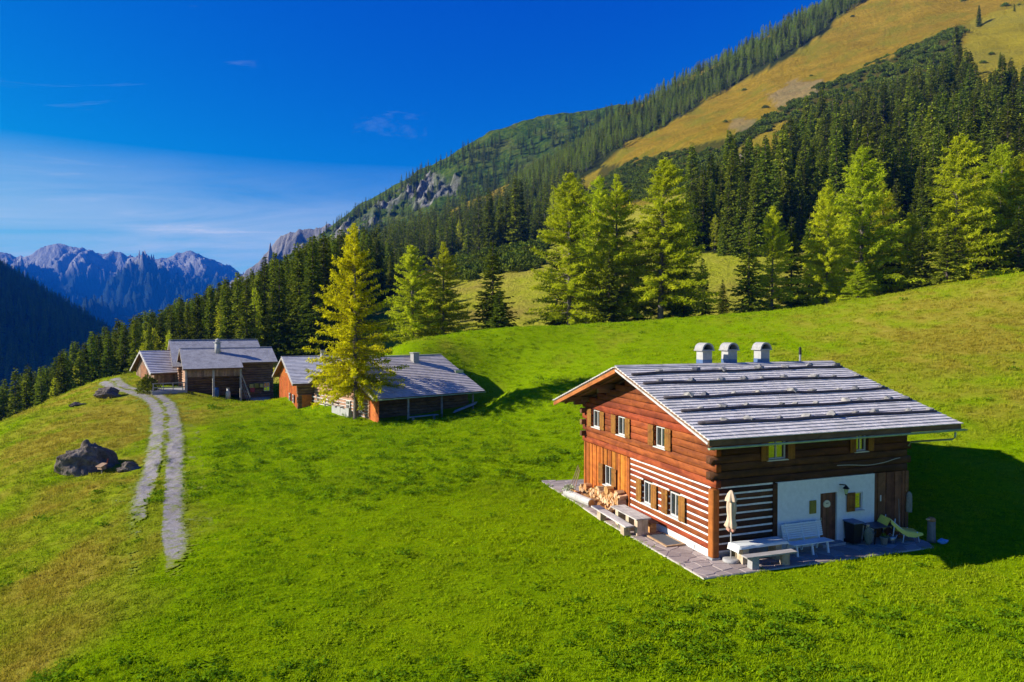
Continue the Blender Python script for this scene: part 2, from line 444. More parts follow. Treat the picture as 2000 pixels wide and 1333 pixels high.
flank = np_obj('mountain_slope', np.stack([fx, fy, fz], -1).reshape(-1, 3), grid_faces(len(th), len(rr)),
               fm.bsdf(c, 1.0, 0.0, fm.bump(fm.math('ADD', fn2, fm.math('MULTIPLY', fn3, .4)), 1.0, 3.5)), kind='structure')
for nm, a in (('gold', gold), ('wood', wood), ('rock', rock)):
    add_attr(flank.data, nm, a.ravel())

# ------------------------------------------------------------------ higher green mountain with cliffs
rp = (ringv(720, [(300,760),(500,640),(640,540),(800,480),(1000,430),(1200,395),(1400,380)])
      + ringv(860, [(300,720),(500,590),(640,492),(720,450),(800,412),(900,365),(1000,330),(1200,290),(1400,280)])
      + ringv(1000, [(300,690),(480,565),(560,505),(640,450),(700,412),(760,375),(830,325),(900,292),(1000,256),(1100,231),(1220,214),(1320,206),(1500,200)])
      + [(x * 1.2, 1250, z - 50) for x, y, z in ringv(1000, [(300,690),(480,565),(640,450),(830,325),(1000,256),(1220,214),(1500,200)])])
_rrbf = RBF(rp, 30.0)
CLIFF = [(560,500),(640,455),(700,425),(760,398),(800,370),(850,340),(905,338),(900,375),(840,415),(800,425),(740,440),(690,450),(640,475),(600,500)]
def ridge_z(x, y):
    z = _rrbf(x, y)
    return z + 7.0 * fbm(x * .008, y * .008, 5) + 3.5 * ridged(x * .018, y * .012, 4)
th2 = np.linspace(R(-30), R(24), 420); rr2 = np.linspace(700, 1250, 200)
tg2, rg2 = np.meshgrid(np.tan(th2), rr2); rx, ry = tg2 * rg2, rg2
rz = ridge_z(rx, ry)
ru, rv = project(np.stack([rx, ry, rz], -1))
cl_m = poly_in(ru + 14 * fbm(rx * .02, ry * .02, 4), rv + 14 * fbm(rx * .02 + 9, ry * .02, 4), CLIFF).astype(float)
cliff_amt = cl_m * np.clip(.48 + 1.1 * fbm(rx * .035, ry * .02, 4), 0, 1)
rz = rz + cl_m * (9 * ridged(rx * .06, ry * .05, 4) - 9)
rm = NT('green_mountain_cover')
rn1 = rm.noise(.03, 6, .65, rm.pos()); rn2 = rm.noise(.16, 6, .7, rm.pos())
gcol = rm.mix(rm.fr(rn2, .38, .62), (.022, .052, .005), (.085, .125, .010))
gcol = rm.mix(rm.math('MULTIPLY', rm.fr(rn1, .5, .65), .7), gcol, (.11, .115, .018))
rcol = rm.mix(rm.fr(rm.noise(.12, 8, .75, rm.pos((1, 1, .5))), .4, .62), (.30, .285, .265), (.060, .060, .050))
ridge = np_obj('green_mountain', np.stack([rx, ry, rz], -1).reshape(-1, 3), grid_faces(len(th2), len(rr2)),
               rm.bsdf(rm.mix(rm.attr('rock'), gcol, rcol), 1.0, 0.0, rm.bump(rn2, 1.0, 5.0)), kind='structure')
add_attr(ridge.data, 'rock', cliff_amt.ravel())

# ------------------------------------------------------------------ rocky peak in the gap
def interp(poly, u):
    p = np.array(poly, float); return np.interp(u, p[:, 0], p[:, 1])
def range_mesh(name, crest, D, depth_f, depth_b, drop, u0, u1, nu, nv, amp, scale, m, seed=0.0, jag=0.0, warp=0.0, base=None):
    """a mountain range: crest heights come from a skyline, flanks fall towards and away from the camera with ridged spurs"""
    us = np.linspace(u0, u1, nu); tt = np.linspace(-1, 1, nv)
    X0 = (us - 1000) / F_PX * D
    zc = np.array([at(u, interp(crest, u), D)[2] for u in us])
    U, T = np.meshgrid(X0, tt); ZC = np.meshgrid(zc, tt)[0]
    Y = D + np.where(T < 0, T * depth_f, T * depth_b)
    X = U * (Y / D) + warp * np.abs(T) * depth_f
    a = np.abs(T)
    env = a ** 0.8
    Z = ZC - drop * env
    rg_ = ridged(X * scale + seed, Y * scale * .8 + seed * .7, 7, .66) - 1.15
    Z = Z + amp * rg_ * np.minimum(1, a * 3.2 + jag)
    return np_obj(name, np.stack([X, Y, Z], -1).reshape(-1, 3), grid_faces(nu, nv), m, kind='structure')
pk = NT('pale_limestone')
pn = pk.noise(.02, 8, .7, pk.pos((1, 1, .25)))
prk = pk.bsdf(pk.mix(pk.fr(pn, .35, .65), (.26, .24, .22), (.10, .10, .11)), .9, .1, pk.bump(pn, .8, 25.0))
range_mesh('rocky_peak', [(300,640),(440,560),(490,521),(520,494),(545,464),(560,452),(585,444),(602,440),(640,438),(662,434),(700,420),(800,400),(900,380)],
           2200, 380, 500, 290, 400, 900, 240, 90, 62, .0075, prk, seed=4.0, jag=.12, warp=-.3)

# ------------------------------------------------------------------ far blue range
fr_ = NT('far_range_rock')
an = fr_.noise(.0055, 8, .68, fr_.pos((1, 1, .6)))
sepz = fr_.n('ShaderNodeSeparateXYZ'); fr_.t.links.new(fr_.n('ShaderNodeNewGeometry').outputs['Position'], sepz.inputs[0])
alt = fr_.fr(fr_.math('ADD', sepz.outputs[2], fr_.math('MULTIPLY', an, 320)), 520, 640)
far_col = fr_.mix(alt, (.010, .024, .018), fr_.mix(fr_.fr(an, .35, .65), (.34, .325, .285), (.12, .125, .125)))
frm = fr_.bsdf(far_col, .95, .05, fr_.bump(an, .9, 60.0))
far_crest = [(-700,470),(-500,500),(-300,470),(-150,480),(-60,500),(0,492),(30,498),(60,496),(82,480),(96,474),(112,470),(135,474),(150,479),(175,488),(192,493),(214,491),(235,486),(258,500),(275,509),(292,506),(310,508),(330,506),(350,495),(373,488),(392,497),(412,511),(440,516),(465,530),(500,540),(560,560),(700,560),(900,590),(1100,600)]
range_mesh('far_mountain_range', far_crest, 5500, 2100, 1300, 820, -700, 1100, 900, 260, 250, .0017, frm, seed=7.3, jag=.09, warp=.5)
fr2 = NT('far_forest_foot')
f2n = fr2.noise(.01, 6, .7, fr2.pos())
foot = fr2.bsdf(fr2.mix(f2n, (.012, .024, .014), (.024, .036, .018)), .95, .05, fr2.bump(f2n, .5, 30.0))
range_mesh('valley_foothill', [(-700,560),(-200,590),(0,600),(150,612),(300,618),(450,612),(700,600),(1000,600)], 3600, 640, 640, 400, -700, 1000, 200, 60, 60, .004, foot, seed=2.2, jag=.2)

# ------------------------------------------------------------------ dark wooded ridge on the far left (falls to the right, so the sun is behind it)
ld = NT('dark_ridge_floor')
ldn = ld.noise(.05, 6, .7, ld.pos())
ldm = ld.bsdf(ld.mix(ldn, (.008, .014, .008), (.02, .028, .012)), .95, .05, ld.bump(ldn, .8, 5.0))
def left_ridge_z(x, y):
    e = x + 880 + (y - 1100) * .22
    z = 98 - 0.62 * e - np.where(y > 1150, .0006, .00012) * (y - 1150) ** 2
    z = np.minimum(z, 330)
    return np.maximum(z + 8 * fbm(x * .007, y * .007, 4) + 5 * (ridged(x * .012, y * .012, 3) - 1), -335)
lx, ly = np.meshgrid(np.linspace(-1700, -130, 200), np.linspace(750, 1900, 150))
lz = left_ridge_z(lx, ly)
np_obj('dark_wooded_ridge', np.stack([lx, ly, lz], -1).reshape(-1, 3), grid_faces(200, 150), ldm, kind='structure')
# valley floor far below, reaching the horizon
vf = NT('valley_floor_green'); vfn = vf.noise(.01, 5, .6, vf.pos())
vx, vy = np.meshgrid(np.linspace(-6900, 6900, 60), np.linspace(-950, 7200, 60))
np_obj('valley_floor', np.stack([vx, vy, -330 + 0 * vx], -1).reshape(-1, 3), grid_faces(60, 60), vf.bsdf(vf.mix(vfn, (.03, .05, .02), (.07, .09, .03)), .95, .05), kind='structure')

# ------------------------------------------------------------------ trees
def bark(name, c1, c2):
    b = NT(name); n = b.noise(6, 6, .7, b.coord('Object', (1, 1, .25)))
    return b.bsdf(b.mix(b.fr(n, .35, .65), c1, c2), .9, .1, b.bump(n, .8, .06))
M_BARK = bark('conifer_bark', (.060, .046, .036), (.13, .105, .085))
M_BARK_L = bark('larch_bark', (.085, .070, .058), (.20, .175, .15))
def needle_mat(name, dark, mid, light, trans, vary=.5):
    m = NT(name); t = m.attr('tint'); r = m.rand()
    c = m.mix(t, dark, mid); c = m.mix(m.math('MULTIPLY', m.fr(t, .55, 1.0), .9), c, light)
    hs = m.n('ShaderNodeHueSaturation'); m.set(hs, 'Color', c)
    m.set(hs, 'Value', m.fr(r, 0, 1, 1 - vary * .55, 1 + vary * .6)); m.set(hs, 'Hue', m.fr(m.math('FRACT', m.math('MULTIPLY', r, 7.31)), 0, 1, .485, .512))
    return m.foliage(hs.outputs[0], trans)
M_SPRUCE = needle_mat('spruce_needles', (.080, .118, .008), (.20, .245, .016), (.34, .365, .024), .28, .85)
M_LARCH = needle_mat('larch_needles', (.36, .42, .012), (.58, .63, .018), (.74, .74, .030), .55, .22)
M_LARCH_Y = needle_mat('larch_needles_autumn', (.46, .41, .008), (.70, .61, .010), (.84, .73, .012), .55, .1)
M_LARCH_F = needle_mat('far_larch_needles', (.13, .20, .008), (.25, .34, .012), (.40, .47, .018), .4, .5)
M_MUGO = needle_mat('dwarf_pine_needles', (.060, .090, .009), (.13, .17, .014), (.22, .25, .022), .15, .5)

def tube_np(path, rad, n=7):
    path = np.asarray(path, float); rad = np.asarray(rad, float); k = len(path)
    d = np.gradient(path, axis=0); d /= np.linalg.norm(d, axis=1)[:, None] + 1e-9
    ref = np.where(np.abs(d[:, 2:3]) > .9, np.array([[1., 0, 0]]), np.array([[0, 0, 1.]]))
    a = np.cross(d, ref); a /= np.linalg.norm(a, axis=1)[:, None] + 1e-9; b = np.cross(d, a)
    ph = np.linspace(0, 2 * math.pi, n, endpoint=False)
    V = path[:, None] + rad[:, None, None] * (a[:, None] * np.cos(ph)[None, :, None] + b[:, None] * np.sin(ph)[None, :, None])
    V = V.reshape(-1, 3); i = np.arange(k * n).reshape(k, n); j = np.roll(i, -1, axis=1)
    return V, np.c_[i[:-1].ravel(), j[:-1].ravel(), j[1:].ravel(), i[1:].ravel()]
def join_np(parts):
    V = []; F = []; o = 0
    for v, f in parts:
        V.append(v); F.append(f + o); o += len(v)
    return np.concatenate(V), np.concatenate(F)

def conifer(seed, h, rmax, base, n_br, n_tw, spear, kind, gaps=0.0, lean=0.0, prof=.85):
    """trunk + limbs (V,F) and needle sprays (V,F,tint); every spray is a small bent diamond of needles"""
    rg_ = np.random.default_rng(seed)
    zz = np.linspace(0, h, 10)
    wob = np.c_[np.cumsum(rg_.normal(0, .012 * h / 10, 10)), np.cumsum(rg_.normal(0, .012 * h / 10, 10)), np.zeros(10)]
    tp = np.c_[0 * zz, 0 * zz, zz] + wob * (zz / h)[:, None] + np.c_[lean * zz * zz / h, 0 * zz, 0 * zz]
    tr = (h * .0115) * (1 - zz / h) ** .8 + .015
    tr[0] *= 1.35
    wood = [tube_np(tp, tr, 8)]
    t = np.sort(rg_.uniform(0, 1, n_br) ** (1.15 if kind == 'spruce' else 1.0))
    zb = base * h + (h * .985 - base * h) * t
    az = np.arange(n_br) * 2.39996 + rg_.normal(0, .5, n_br)
    shape = (1 - t) ** prof * (1 - .30 * np.exp(-t * 9) * (1 if kind == 'larch' else .4))
    L = rmax * np.maximum(shape, .045) * rg_.uniform(.68, 1.12, n_br)
    if gaps:
        side = vnoise(np.cos(az) * 1.6 + seed, np.sin(az) * 1.6 + t * 6 + seed)
        L = L * np.clip(1 + gaps * side * 1.3, .35, 1.3)
    Vf = []; Tn = []
    for i in range(n_br):
        p0 = np.array([np.interp(zb[i], zz, tp[:, 0]), np.interp(zb[i], zz, tp[:, 1]), zb[i]])
        dirh = np.array([math.cos(az[i]), math.sin(az[i]), 0]); side = np.array([-dirh[1], dirh[0], 0])
        s = np.linspace(0, 1, 6)
        if kind == 'spruce':
            e0 = -.30 + .75 * t[i] ** 1.5 + rg_.normal(0, .06); curve = (.22 - .15 * t[i])
            zc = e0 * s * L[i] - .28 * L[i] * s * (1 - t[i]) + curve * L[i] * s ** 3 * 1.4
        else:
            e0 = -.02 + .55 * t[i] ** 1.4 + rg_.normal(0, .17)
            zc = e0 * s * L[i] - .24 * L[i] * s * s * (1 - .6 * t[i]) + .16 * L[i] * s ** 3
        pth = p0 + dirh * (s * L[i])[:, None] + side * (rg_.normal(0, .05) * L[i] * s ** 2)[:, None]
        pth[:, 2] += zc
        if L[i] > .35 * rmax * .5:
            wood.append(tube_np(pth[::1 if kind == 'larch' else 2], np.interp(s[::1 if kind == 'larch' else 2], [0, 1], [.012 * L[i] + .012, .006]), 3))
        k = max(3, int(n_tw * (L[i] / rmax) ** .75 + 2))
        q = rg_.uniform(.10 if kind == 'larch' else .05, 1.0, k) ** .8
        pos = np.stack([np.interp(q, s, pth[:, c]) for c in range(3)], -1)
        sgn = np.where(rg_.uniform(size=k) < .5, -1, 1.0)
        if kind == 'spruce':
            ln = spear * (1.15 - .55 * q) * rg_.uniform(.6, 1.3, k) * (.45 + .55 * (L[i] / rmax) ** .5)
            d = dirh * (.55 + .3 * q)[:, None] + side * (sgn * rg_.uniform(.3, 1.0, k))[:, None] + np.array([0, 0, 1]) * (-.42 * (1 - t[i]) + rg_.normal(.04, .22, k))[:, None]
        else:
            ln = spear * rg_.uniform(.55, 1.35, k) * (.55 + .45 * (L[i] / rmax) ** .5)
            d = dirh * rg_.uniform(-.1, 1.0, k)[:, None] + side * (sgn * rg_.uniform(.1, 1.0, k))[:, None] + np.array([0, 0, 1]) * rg_.normal(-.16, .54, k)[:, None]
            pos += rg_.normal(0, .13 * spear, (k, 3))
        d /= np.linalg.norm(d, axis=1)[:, None]
        w = np.cross(d, rg_.normal(0, 1, (k, 3)) * .55 + np.array([0, 0, 1.0])); w /= np.linalg.norm(w, axis=1)[:, None] + 1e-9
        wd = ln * rg_.uniform(.16, .30, k) * (1.0 if kind == 'spruce' else .62)
        sag = np.array([0, 0, -1]) * (ln * rg_.uniform(.02, .2, k))[:, None]
        Q = np.stack([pos, pos + d * (ln * .5)[:, None] + w * wd[:, None], pos + d * ln[:, None] + sag, pos + d * (ln * .45)[:, None] - w * wd[:, None]], 1)
        Vf.append(Q.reshape(-1, 3))
        Tn.append(np.clip(rg_.normal(.45 + .18 * (q - .5), .16, k) + rg_.normal(0, .12), 0, 1))
    Vf = np.concatenate(Vf); Tn = np.concatenate(Tn)
    wv, wf = join_np(wood)
    return (wv, wf), (Vf, np.arange(len(Vf)).reshape(-1, 4), Tn)

def tree_meshes(name, wood, crown, m_wood, m_crown):
    tm = np_mesh(name + '_trunk', wood[0], wood[1], True, [m_wood])
    cm = np_mesh(name + '_crown', crown[0], crown[1], False, [m_crown])
    add_attr(cm, 'tint', crown[2], 'FACE')
    return tm, cm
def one_mesh(name, wood, crown, m_wood, m_crown):
    V, F = join_np([wood, crown[:2]])
    mi = np.r_[np.zeros(len(wood[1]), int), np.ones(len(crown[1]), int)]
    me = np_mesh(name, V, F, False, [m_wood, m_crown], mi)
    add_attr(me, 'tint', np.r_[np.zeros(len(wood[1])), crown[2]], 'FACE')
    return me

SPRUCE_FAR = [one_mesh('spruce_far', *conifer(100 + i, 22, 3.3 + .4 * (i % 3), .02, 150, 12, 1.45, 'spruce', .25), M_BARK, M_SPRUCE) for i in range(5)]
LARCH_FAR = [one_mesh('larch_far', *conifer(130 + i, 20, 3.6, .10, 80, 11, 1.05, 'larch', .4, prof=.75), M_BARK_L, M_LARCH_F) for i in range(3)]
SPRUCE_MID = [one_mesh('spruce_mid', *conifer(160 + i, 24, 3.7 + .4 * (i % 3), .03, 300, 22, 1.25, 'spruce', .3), M_BARK, M_SPRUCE) for i in range(6)]
LARCH_MID = [one_mesh('larch_mid', *conifer(190 + i, 21, 4.0, .10, 150, 22, .85, 'larch', .5, prof=.72), M_BARK_L, M_LARCH) for i in range(3)]

def bush_mesh(name, seed, r, hgt, n, spear, m):
    rg_ = np.random.default_rng(seed)
    a = rg_.uniform(0, 2 * math.pi, n); q = rg_.uniform(0, 1, n) ** .5; zz = rg_.uniform(0, 1, n)
    lump = 1 + .35 * np.sin(a * 3 + seed) * np.sin(a * 2 - seed)
    rad = r * lump * q * np.sqrt(np.clip(1 - (zz * .95) ** 2, 0.02, 1))
    pos = np.c_[np.cos(a) * rad, np.sin(a) * rad, hgt * zz * (1 - .35 * q)]
    d = np.c_[np.cos(a) * .5, np.sin(a) * .5, np.full(n, .8)] + rg_.normal(0, .4, (n, 3)); d /= np.linalg.norm(d, axis=1)[:, None]
    w = np.cross(d, rg_.normal(0, 1, (n, 3))); w /= np.linalg.norm(w, axis=1)[:, None]
    ln = spear * rg_.uniform(.6, 1.3, n); wd = ln * .26
    Q = np.stack([pos, pos + d * (ln * .5)[:, None] + w * wd[:, None], pos + d * ln[:, None], pos + d * (ln * .5)[:, None] - w * wd[:, None]], 1).reshape(-1, 3)
    me = np_mesh(name, Q, np.arange(len(Q)).reshape(-1, 4), False, [m])
    add_attr(me, 'tint', np.clip(rg_.normal(.45, .22, n), 0, 1), 'FACE')
    return me
MUGO = [bush_mesh('dwarf_pine_bush', 300 + i, 1.9, 1.9, 260, .75, M_MUGO) for i in range(3)]

def scatter(name, meshes, pts, scales, rots, idx, label, cat, extra=None, tilt=None, kind='stuff'):
    """one object: a cloud of points that carries mesh copies by geometry nodes"""
    src = bpy.data.collections.new(name + '_kinds')
    for i, m in enumerate(meshes):
        src.objects.link(bpy.data.objects.new('%s_kind_%02d' % (name, i), m))
    pm = bpy.data.meshes.new(name)
    P_ = np.ascontiguousarray(pts, np.float32)
    pm.vertices.add(len(P_)); pm.vertices.foreach_set('co', P_.ravel())
    add_attr(pm, 'sc', scales); add_attr(pm, 'rz', rots); add_attr(pm, 'ix', idx, typ='INT')
    for k_, v_ in (extra or {}).items(): add_attr(pm, k_, v_)
    o = link(bpy.data.objects.new(name, pm))
    ng = bpy.data.node_groups.new(name + '_scatter', 'GeometryNodeTree')
    ng.interface.new_socket('Geometry', in_out='INPUT', socket_type='NodeSocketGeometry')
    ng.interface.new_socket('Geometry', in_out='OUTPUT', socket_type='NodeSocketGeometry')
    N = ng.nodes.new; Lk = ng.links.new
    gi = N('NodeGroupInput'); go = N('NodeGroupOutput'); ip = N('GeometryNodeInstanceOnPoints'); ci = N('GeometryNodeCollectionInfo')
    ci.inputs['Collection'].default_value = src; ci.inputs['Separate Children'].default_value = True; ci.inputs['Reset Children'].default_value = True
    def na(nm, t):
        a = N('GeometryNodeInputNamedAttribute'); a.data_type = t; a.inputs['Name'].default_value = nm; return a.outputs['Attribute']
    cx_ = N('ShaderNodeCombineXYZ'); Lk(na('rz', 'FLOAT'), cx_.inputs[2])
    Lk(gi.outputs[0], ip.inputs['Points']); Lk(ci.outputs[0], ip.inputs['Instance']); ip.inputs['Pick Instance'].default_value = True
    Lk(na('ix', 'INT'), ip.inputs['Instance Index']); Lk(cx_.outputs[0], ip.inputs['Rotation'])
    cs = N('ShaderNodeCombineXYZ'); s_ = na('sc', 'FLOAT')
    for i in range(3): Lk(s_, cs.inputs[i])
    Lk(cs.outputs[0], ip.inputs['Scale']); Lk(ip.outputs[0], go.inputs[0])
    md = o.modifiers.new('scatter', 'NODES'); md.node_group = ng
    return tag(o, label, cat, kind=kind)

# ---- where the far and middle trees stand
def jitter_grid(x0, x1, y0, y1, s):
    a, b = np.meshgrid(np.arange(x0, x1, s), np.arange(y0, y1, s)); a = a.ravel(); b = b.ravel()
    return a + RNG.uniform(-.45, .45, len(a)) * s, b + RNG.uniform(-.45, .45, len(b)) * s
def stand(x0, x1, y0, y1, s, polys, zf, jit=8, umin=-260, umax=2260):
    x, y = jitter_grid(x0, x1, y0, y1, s)
    u, _ = project(np.c_[x, y, np.full(len(x), 9.0)])
    k = (u > umin) & (u < umax); x, y = x[k], y[k]
    z = zf(x, y); u, v = project(np.c_[x, y, z])
    m = np.zeros(len(x), bool)
    ju, jv = jit * fbm(x * .05, y * .05, 3), jit * fbm(x * .05 + 40, y * .05, 3)
    for p in polys: m |= poly_in(u + ju, v + jv, p)
    return np.c_[x, y, z][m], u[m], v[m]

spr = []       # (pos, u, v, scale)
P1, u1, v1 = stand(-330, 420, 112, 260, 4.3, [FR, FL], flank_z)
P2, u2, v2 = stand(-500, 560, 260, 420, 4.8, [FR, FL], flank_z)
P3, u3, v3 = stand(-760, 760, 420, 720, 6.4, [FR, FL], flank_z)
PW = np.concatenate([P1, P2, P3])
PW = PW[PW[:, 1] > 118]
if True:
    # keep the wood clear of the meadow's own ground
    gzz = ground_z(PW[:, 0], PW[:, 1]); inside = (PW[:, 1] < 122) & (gzz > PW[:, 2])
    PW = PW[~inside]
sc_w = np.clip(RNG.normal(.80, .22, len(PW)), .34, 1.3)
uw, vw = project(PW)
# on the left the wood keeps below the skyline of the far range
sky_v = np.interp(uw, [-300, 0, 100, 200, 330, 480, 560, 640, 700, 760, 800], [760, 738, 700, 642, 594, 532, 492, 458, 440, 425, -900])
lim = (vw - sky_v - RNG.uniform(0, 26, len(PW))) * PW[:, 1] / F_PX / 22
sc_w = np.minimum(sc_w, np.where(uw < 790, lim, 9)); ok_ = sc_w > .36
PW, sc_w, uw, vw = PW[ok_], sc_w[ok_], uw[ok_], vw[ok_]
# a few larches stand inside the wood; brighter green ones low on the left
islarch = (RNG.uniform(size=len(PW)) < np.where((uw < 560) & (vw > 640), .10, .035)) & (PW[:, 1] < 420)
size_px = sc_w * 22 * F_PX / PW[:, 1]
vis = (uw > -30) & (uw < 2030) & (vw - size_px < 1200) & (vw > -20)
order = np.argsort(-(size_px * vis))
single = np.zeros(len(PW), bool); single[order[:270]] = True
single &= ~islarch

rest = ~single & ~islarch & (PW[:, 1] >= 300)
mid_rest = ~single & ~islarch & (PW[:, 1] < 300)
# further stands: larch ridge behind the golden slope, green mountain, dark ridge
PR, ur, vr = stand(-40, 520, 480, 740, 4.8, [RL], flank_z, 6, 900, 2260)
PG, ug, vg = stand(-330, 330, 720, 1010, 7.0, [[(560,520),(640,455),(830,330),(1000,262),(1220,220),(1500,205),(1500,420),(1000,440),(640,540)]], ridge_z, 6, 480, 1420)
dens = vnoise(PG[:, 0] * .02, PG[:, 1] * .02) + .35 * (ug > 900)
_, vgt = project(PG)
keep = RNG.uniform(size=len(PG)) < np.clip(.42 + .55 * dens, .10, .95)
keep &= ~poly_in(ug, vg, CLIFF) | (RNG.uniform(size=len(PG)) < .12)
PG = PG[keep]
xl, yl = jitter_grid(-1250, -300, 800, 1500, 9.5)
zl_ = left_ridge_z(xl, yl); ul, vl = project(np.c_[xl, yl, zl_]); kl = (ul > -200) & (ul < 330) & (zl_ > -90); PL = np.c_[xl, yl, zl_][kl]
far_pts = np.concatenate([PW[rest], PR, PG, PL])
far_sc = np.r_[sc_w[rest], RNG.uniform(.38, .78, len(PR)), RNG.uniform(.35, .85, len(PG)), RNG.uniform(.7, 1.25, len(PL))]
far_ix = np.r_[RNG.integers(0, 5, rest.sum()), np.where(RNG.uniform(size=len(PR)) < .72, RNG.integers(5, 8, len(PR)), RNG.integers(0, 5, len(PR))),
               RNG.integers(0, 5, len(PG)), RNG.integers(0, 5, len(PL))]
far_pts[:, 2] -= .4
scatter('far_forest', SPRUCE_FAR + LARCH_FAR, far_pts, far_sc, RNG.uniform(0, 6.28, len(far_pts)), far_ix, 'far conifer forest covering the distant mountain slopes', 'forest')
mp_ = PW[mid_rest] - np.array([0, 0, .4])
scatter('wood_spruces', SPRUCE_MID, mp_, sc_w[mid_rest], RNG.uniform(0, 6.28, len(mp_)), RNG.integers(0, 6, len(mp_)), 'dense dark spruce wood behind the nearest row of trees', 'forest')
print('trees', len(PW), 'single', single.sum(), 'rest', rest.sum(), 'mid', mid_rest.sum(), 'larch', islarch.sum(), 'ridge', len(PR), 'green', len(PG), 'dark', len(PL))
PS, us_, vs_ = stand(-60, 420, 150, 520, 3.3, [SC, SC2, SC3], flank_z, 5)
ks = ~poly_in(us_, vs_, STRIP) & (RNG.uniform(size=len(PS)) < .62 + .5 * vnoise(PS[:, 0] * .06, PS[:, 1] * .06))
PS = PS[ks]
PX, ux_, vx_ = stand(60, 480, 380, 640, 9.0, [GOLD], flank_z, 5)
kx = (vnoise(PX[:, 0] * .03, PX[:, 1] * .03) > .35) & (RNG.uniform(size=len(PX)) < .08)
PS = np.concatenate([PS, PX[kx]])
scatter('dwarf_pine_scrub', MUGO, PS, RNG.uniform(.7, 1.5, len(PS)), RNG.uniform(0, 6.28, len(PS)), RNG.integers(0, 3, len(PS)), 'low dwarf pine scrub between the golden slope and the spruce wood', 'scrub')

# ---- single spruces: the ones that show largest
LANDMARKS = [(1190, 'three-trunk larch group'), (1290, 'broad larch above the house'), (1462, 'slim dark-skirted spruce'), (1546, 'thin bare-branched spruce'), (1682, 'broadest bright larch'),
             (1800, 'wide dark spruce'), (1862, 'bright pointed larch'), (1955, 'last yellow-green larch')]
BARNMARKS = [(290, 'shingled shed'), (420, 'open barn chimney'), (520, 'right end of the open barn'), (600, 'gabled cottage'), (695, 'yellow larch')]
def where_wood(u, v):
    if u > 1330:
        lm = min(LANDMARKS, key=lambda q: abs(q[0] - u))[1]
        row = 'lowest row' if v > 420 else 'middle' if v > 330 else 'upper part'
        return 'dark spruce in the %s of the wood behind the %s' % (row, lm), 'spruces of the wood below the golden slope'
    if u > 760: return 'dark spruce in the wood below the grey cliffs', 'spruces of the wood below the cliffs'
    if u > 240:
        lm = min(BARNMARKS, key=lambda q: abs(q[0] - u))[1]
        return 'dark spruce in the wood rising %s the %s' % ('close behind' if v > 640 else 'higher behind', lm), 'spruces of the wood behind the barns'
    lm = 'rock at the slope edge' if u < 70 else 'flat grey stone' if u < 165 else 'dark boulder at the track bend'
    row = 'close' if v > 800 else 'further' if v > 730 else 'far'
    return 'dark spruce %s beyond the %s at the valley edge' % (row, lm), 'spruces at the valley edge'
def place(name, me, p, s, rz, label, cat, group=None):
    o = bpy.data.objects.new(name, me); o.location = p; o.scale = (s, s, s); o.rotation_euler = (0, 0, rz)
    return tag(link(o), label, cat, group)
for i in np.nonzero(single)[0]:
    lb, gp = where_wood(uw[i], vw[i])
    place('spruce_tree', SPRUCE_MID[i % 6], PW[i] - np.array([0, 0, .4]), float(sc_w[i]), float(RNG.uniform(0, 6.28)), lb, 'spruce', gp)
for i in np.nonzero(islarch)[0]:
    if -20 < uw[i] < 2020:
        wl_ = 'above the barns' if uw[i] > 330 else 'at the valley edge'
        if uw[i] > 720: wl_ = 'below the mountain'
        place('larch_tree', LARCH_MID[i % 3], PW[i] - np.array([0, 0, .3]), float(sc_w[i] * .85), float(RNG.uniform(0, 6.28)), 'pale green larch among dark spruces of the wood ' + wl_, 'larch', 'larches inside the wood')

